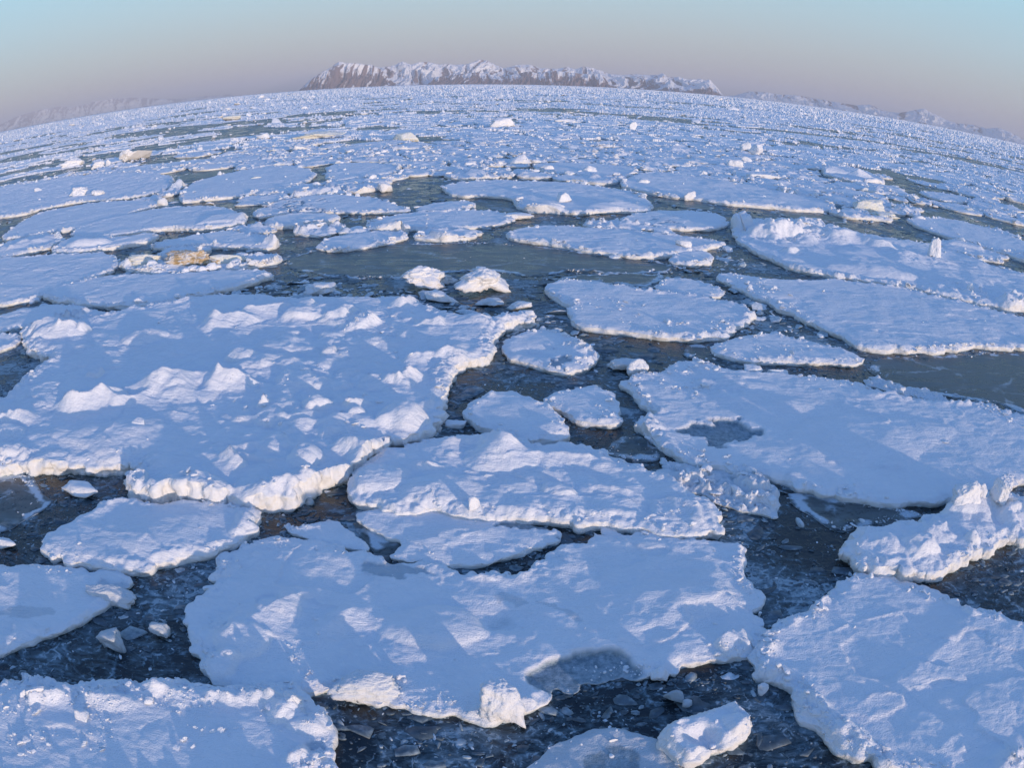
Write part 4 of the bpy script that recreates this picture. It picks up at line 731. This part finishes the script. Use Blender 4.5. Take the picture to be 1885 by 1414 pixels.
hgt = .30 + .12 * I + .07 * fb2(X / 4, Y / 4, 3, 230) + .34 * np.exp(-((e - thr - .05) / .07) ** 2) * np.clip(n2(X / 2.2, Y / 2.2, 231) + .3, 0, 1.3)
rg = np.exp(-(fb2(X / 24, Y / 18, 3, 250) / .12) ** 2)          # pressure ridges wander across the pack
wn = RNG.random(X.shape)
rid = np.clip(n2(X / 1.6, Y / 1.6, 232) * .5 + (wn * 2 - 1) * .8 - np.interp(Rr, [150, 400, 1200], [1.05, .75, .35]) + 1.05 * rg + .55 * np.exp(-((e - thr) / .05) ** 2), 0, 1.2)
hgt = hgt + rid * np.clip(.0038 * Rr * .62, .3, 5.5) * np.clip(.6 + fb2(X / 30, Y / 30, 2, 234), .25, 1.3)
Z = np.where(solid > .5, hgt, -.25)
edge0 = inside_any(np.stack([X[:60].ravel(), Y[:60].ravel()], -1)).reshape(60, cols); Z[:60] = np.where(edge0 > -.5, -.3, Z[:60])
n_e = Rr[:30] < (rmax_kept - 2 + 3 * n2(X[:30] / 9, Y[:30] / 9, 3)); Z[:30] = np.where(n_e, -.3, Z[:30])
idx = np.arange(rows * cols).reshape(rows, cols); Fq = np.stack([idx[:-1, :-1], idx[:-1, 1:], idx[1:, 1:], idx[1:, :-1]], -1).reshape(-1, 4)
Fq = Fq[Z.ravel()[Fq].max(1) > 0]
tag(mesh('distant_pack_ice', np.stack([X, Y, Z], -1).reshape(-1, 3), Fq, M_FAR, attrs={'wall': 0 * Z.ravel(), 'wet': 0 * Z.ravel()}, smooth=False), 'uncountable floes of the pack running out to the horizon', 'pack ice', kind='stuff')
r = np.random.default_rng(77); n = 34000; azs = r.uniform(-.9, .9, n); rs = (rmax_kept - 4) * np.exp(r.random(n) ** 1.1 * 3.0); pts = np.stack([np.sin(azs) * rs, np.cos(azs) * rs, 0 * rs + .15], -1)
dn = np.exp(-(fb2(pts[:, 0] / 24, pts[:, 1] / 18, 3, 250) / .12) ** 2) * np.interp(rs, [150, 500], [.7, 1]) + np.interp(rs, [150, 400, 1500], [.02, .08, .3]); cl = r.random(n) < dn; pts = pts[cl]; rs = rs[cl]
RV, RF, _ = scatter(pts, .36 * np.exp(r.normal(0, .65, len(pts))) * np.clip((rs / 190) ** .8, .8, 6), 1, 12, .5, .25)
tag(mesh('distant_ice_blocks', RV, RF, M_SNOW, smooth=False), 'countless small blocks scattered over the far pack', 'ice blocks', kind='stuff')

# ------------------------------------------------------------------ brash: thin plates, crumbs and slush between the near floes
r = np.random.default_rng(31)
def water_pts(n, y0, y1, pw=1.0):
    px = r.uniform(-60, 1945, n); py = y1 - (y1 - y0) * r.random(n) ** pw; P = at(px, py); d = inside_any(P); k = d < .02
    return P[k], d[k]
def plates(n, y0, y1, pw, size, seed, tone, th=.012, z=.006, sig=.6):
    P, d = water_pts(n, y0, y1, pw); rr_ = np.random.default_rng(seed)
    cl = fb2(P[:, 0] / 2.4, P[:, 1] / 1.6, 3, 61); k = rr_.random(len(P)) < np.clip(.55 + .9 * cl, .06, 1); P = P[k]; VV = []; FF = {}; tn = []; o = 0; faces = []
    top = []; D = np.hypot(P[:, 0], P[:, 1])
    for i, p in enumerate(P):
        m = int(rr_.integers(7, 13)); s = size * math.exp(rr_.normal(0, sig)) * (1 + D[i] / 60); s = min(s, size * 7); a = np.sort(rr_.uniform(0, 6.28, m)); R = s * rr_.uniform(.78, 1.1, m); asp = rr_.uniform(.22, .7); ang = rr_.normal(.1, .35)
        x0, y0_ = np.cos(a) * R, np.sin(a) * R * asp; x = x0 * math.cos(ang) - y0_ * math.sin(ang); y = x0 * math.sin(ang) + y0_ * math.cos(ang)
        tx, ty = rr_.normal(0, .035), rr_.normal(0, .035); zz = z + rr_.random() * .012; t_ = th * rr_.uniform(.5, 2)
        up = np.stack([p[0] + x * .94, p[1] + y * .94, zz + t_ + tx * x + ty * y], -1); dn = np.stack([p[0] + x, p[1] + y, np.full(m, -.03)], -1); mid = np.array([[p[0], p[1], zz + t_ * 1.15]])
        VV += [up, dn, mid]; q = np.arange(m); q2 = (q + 1) % m
        faces.append(np.stack([o + q, o + m + q, o + m + q2], -1)); faces.append(np.stack([o + q, o + m + q2, o + q2], -1)); faces.append(np.stack([np.full(m, o + 2 * m), o + q, o + q2], -1))
        c_ = tone + rr_.exponential(.12); tn.append(np.concatenate([np.full(m, c_ + .16), np.full(m, c_), [c_ - .06]])); o += 2 * m + 1
    return np.concatenate(VV), np.concatenate(faces), np.concatenate(tn)
VV, FF_, TT = plates(9000, 560, 1440, .75, .06, 1, .12, sig=.9)
o_ = tag(mesh('brash_plates', VV, FF_, M_BRASH, attrs={'tone': TT}), 'thin broken plates of dark ice in the leads between floes', 'brash ice', kind='stuff')
VV, FF_, TT = plates(10000, 300, 760, .8, .09, 2, .22, sig=.95)
tag(mesh('brash_plates', VV, FF_, M_BRASH, attrs={'tone': TT}), 'broken thin ice in the further leads', 'brash ice', kind='stuff')
P, d = water_pts(42000, 430, 1440, .7); cl = fb2(P[:, 0] / 1.6, P[:, 1] / 1.2, 3, 66); k = r.random(len(P)) < np.clip(.25 + 1.1 * cl + .5 * np.exp(d / .3), .03, 1); P = P[k]
s = .038 * np.exp(r.normal(0, .65, len(P))) * (1 + np.hypot(P[:, 0], P[:, 1]) / 40); s = np.minimum(s, .4)
RV, RF, ids = scatter(np.c_[P, 0 * P[:, 0]], s, 2, 8, .45, .55); tone = (.15 + .8 * r.random(len(P)) ** 1.6)[ids]
tag(mesh('brash_crumbs', RV, RF, M_BRASH, attrs={'tone': tone}), 'crumbs and lumps of slush floating between the floes', 'brash ice', kind='stuff')

P, d = water_pts(16000, 290, 620, 1.0); r3 = np.random.default_rng(8); k = r3.random(len(P)) < np.clip(.30 + .9 * fb2(P[:, 0] / 7, P[:, 1] / 5, 2, 68), .02, 1); P = P[k][:4200]
s = .28 * np.exp(r3.normal(0, .6, len(P))); RV, RF, ids = scatter(np.c_[P, 0 * P[:, 0]], np.minimum(s, 1.3), 1, 9, .34, .35, tilt=.25)
tag(mesh('brash_lumps', RV, RF, M_BRASH, attrs={'tone': (.55 + .45 * r3.random(len(P)))[ids]}, smooth=False), 'angular snowy lumps jammed in the leads of the pack', 'brash ice', kind='stuff')

# ------------------------------------------------------------------ air between here and the mountains
b = 68500.0; zt = 1150.0
V = [(x, y, z) for z in (-21.5, zt) for x, y in ((-b, -b), (b, -b), (b, b), (-b, b))]
Fh = np.array([(3, 2, 1, 0), (4, 5, 6, 7), (0, 1, 5, 4), (1, 2, 6, 5), (2, 3, 7, 6), (3, 0, 4, 7)])
hm = bpy.data.materials.new('haze'); hm.use_nodes = True; nt = hm.node_tree; nt.nodes.clear()
pv = N(nt, 'ShaderNodeVolumePrincipled', ins={'Color': (.90, .90, .98, 1), 'Density': 3.5e-5, 'Anisotropy': 0.0}); oo = N(nt, 'ShaderNodeOutputMaterial'); nt.links.new(pv.outputs[0], oo.inputs['Volume'])
ho = mesh('haze', V, Fh, hm, smooth=False); tag(ho, 'thin cold haze over the sea ice', kind='stuff')
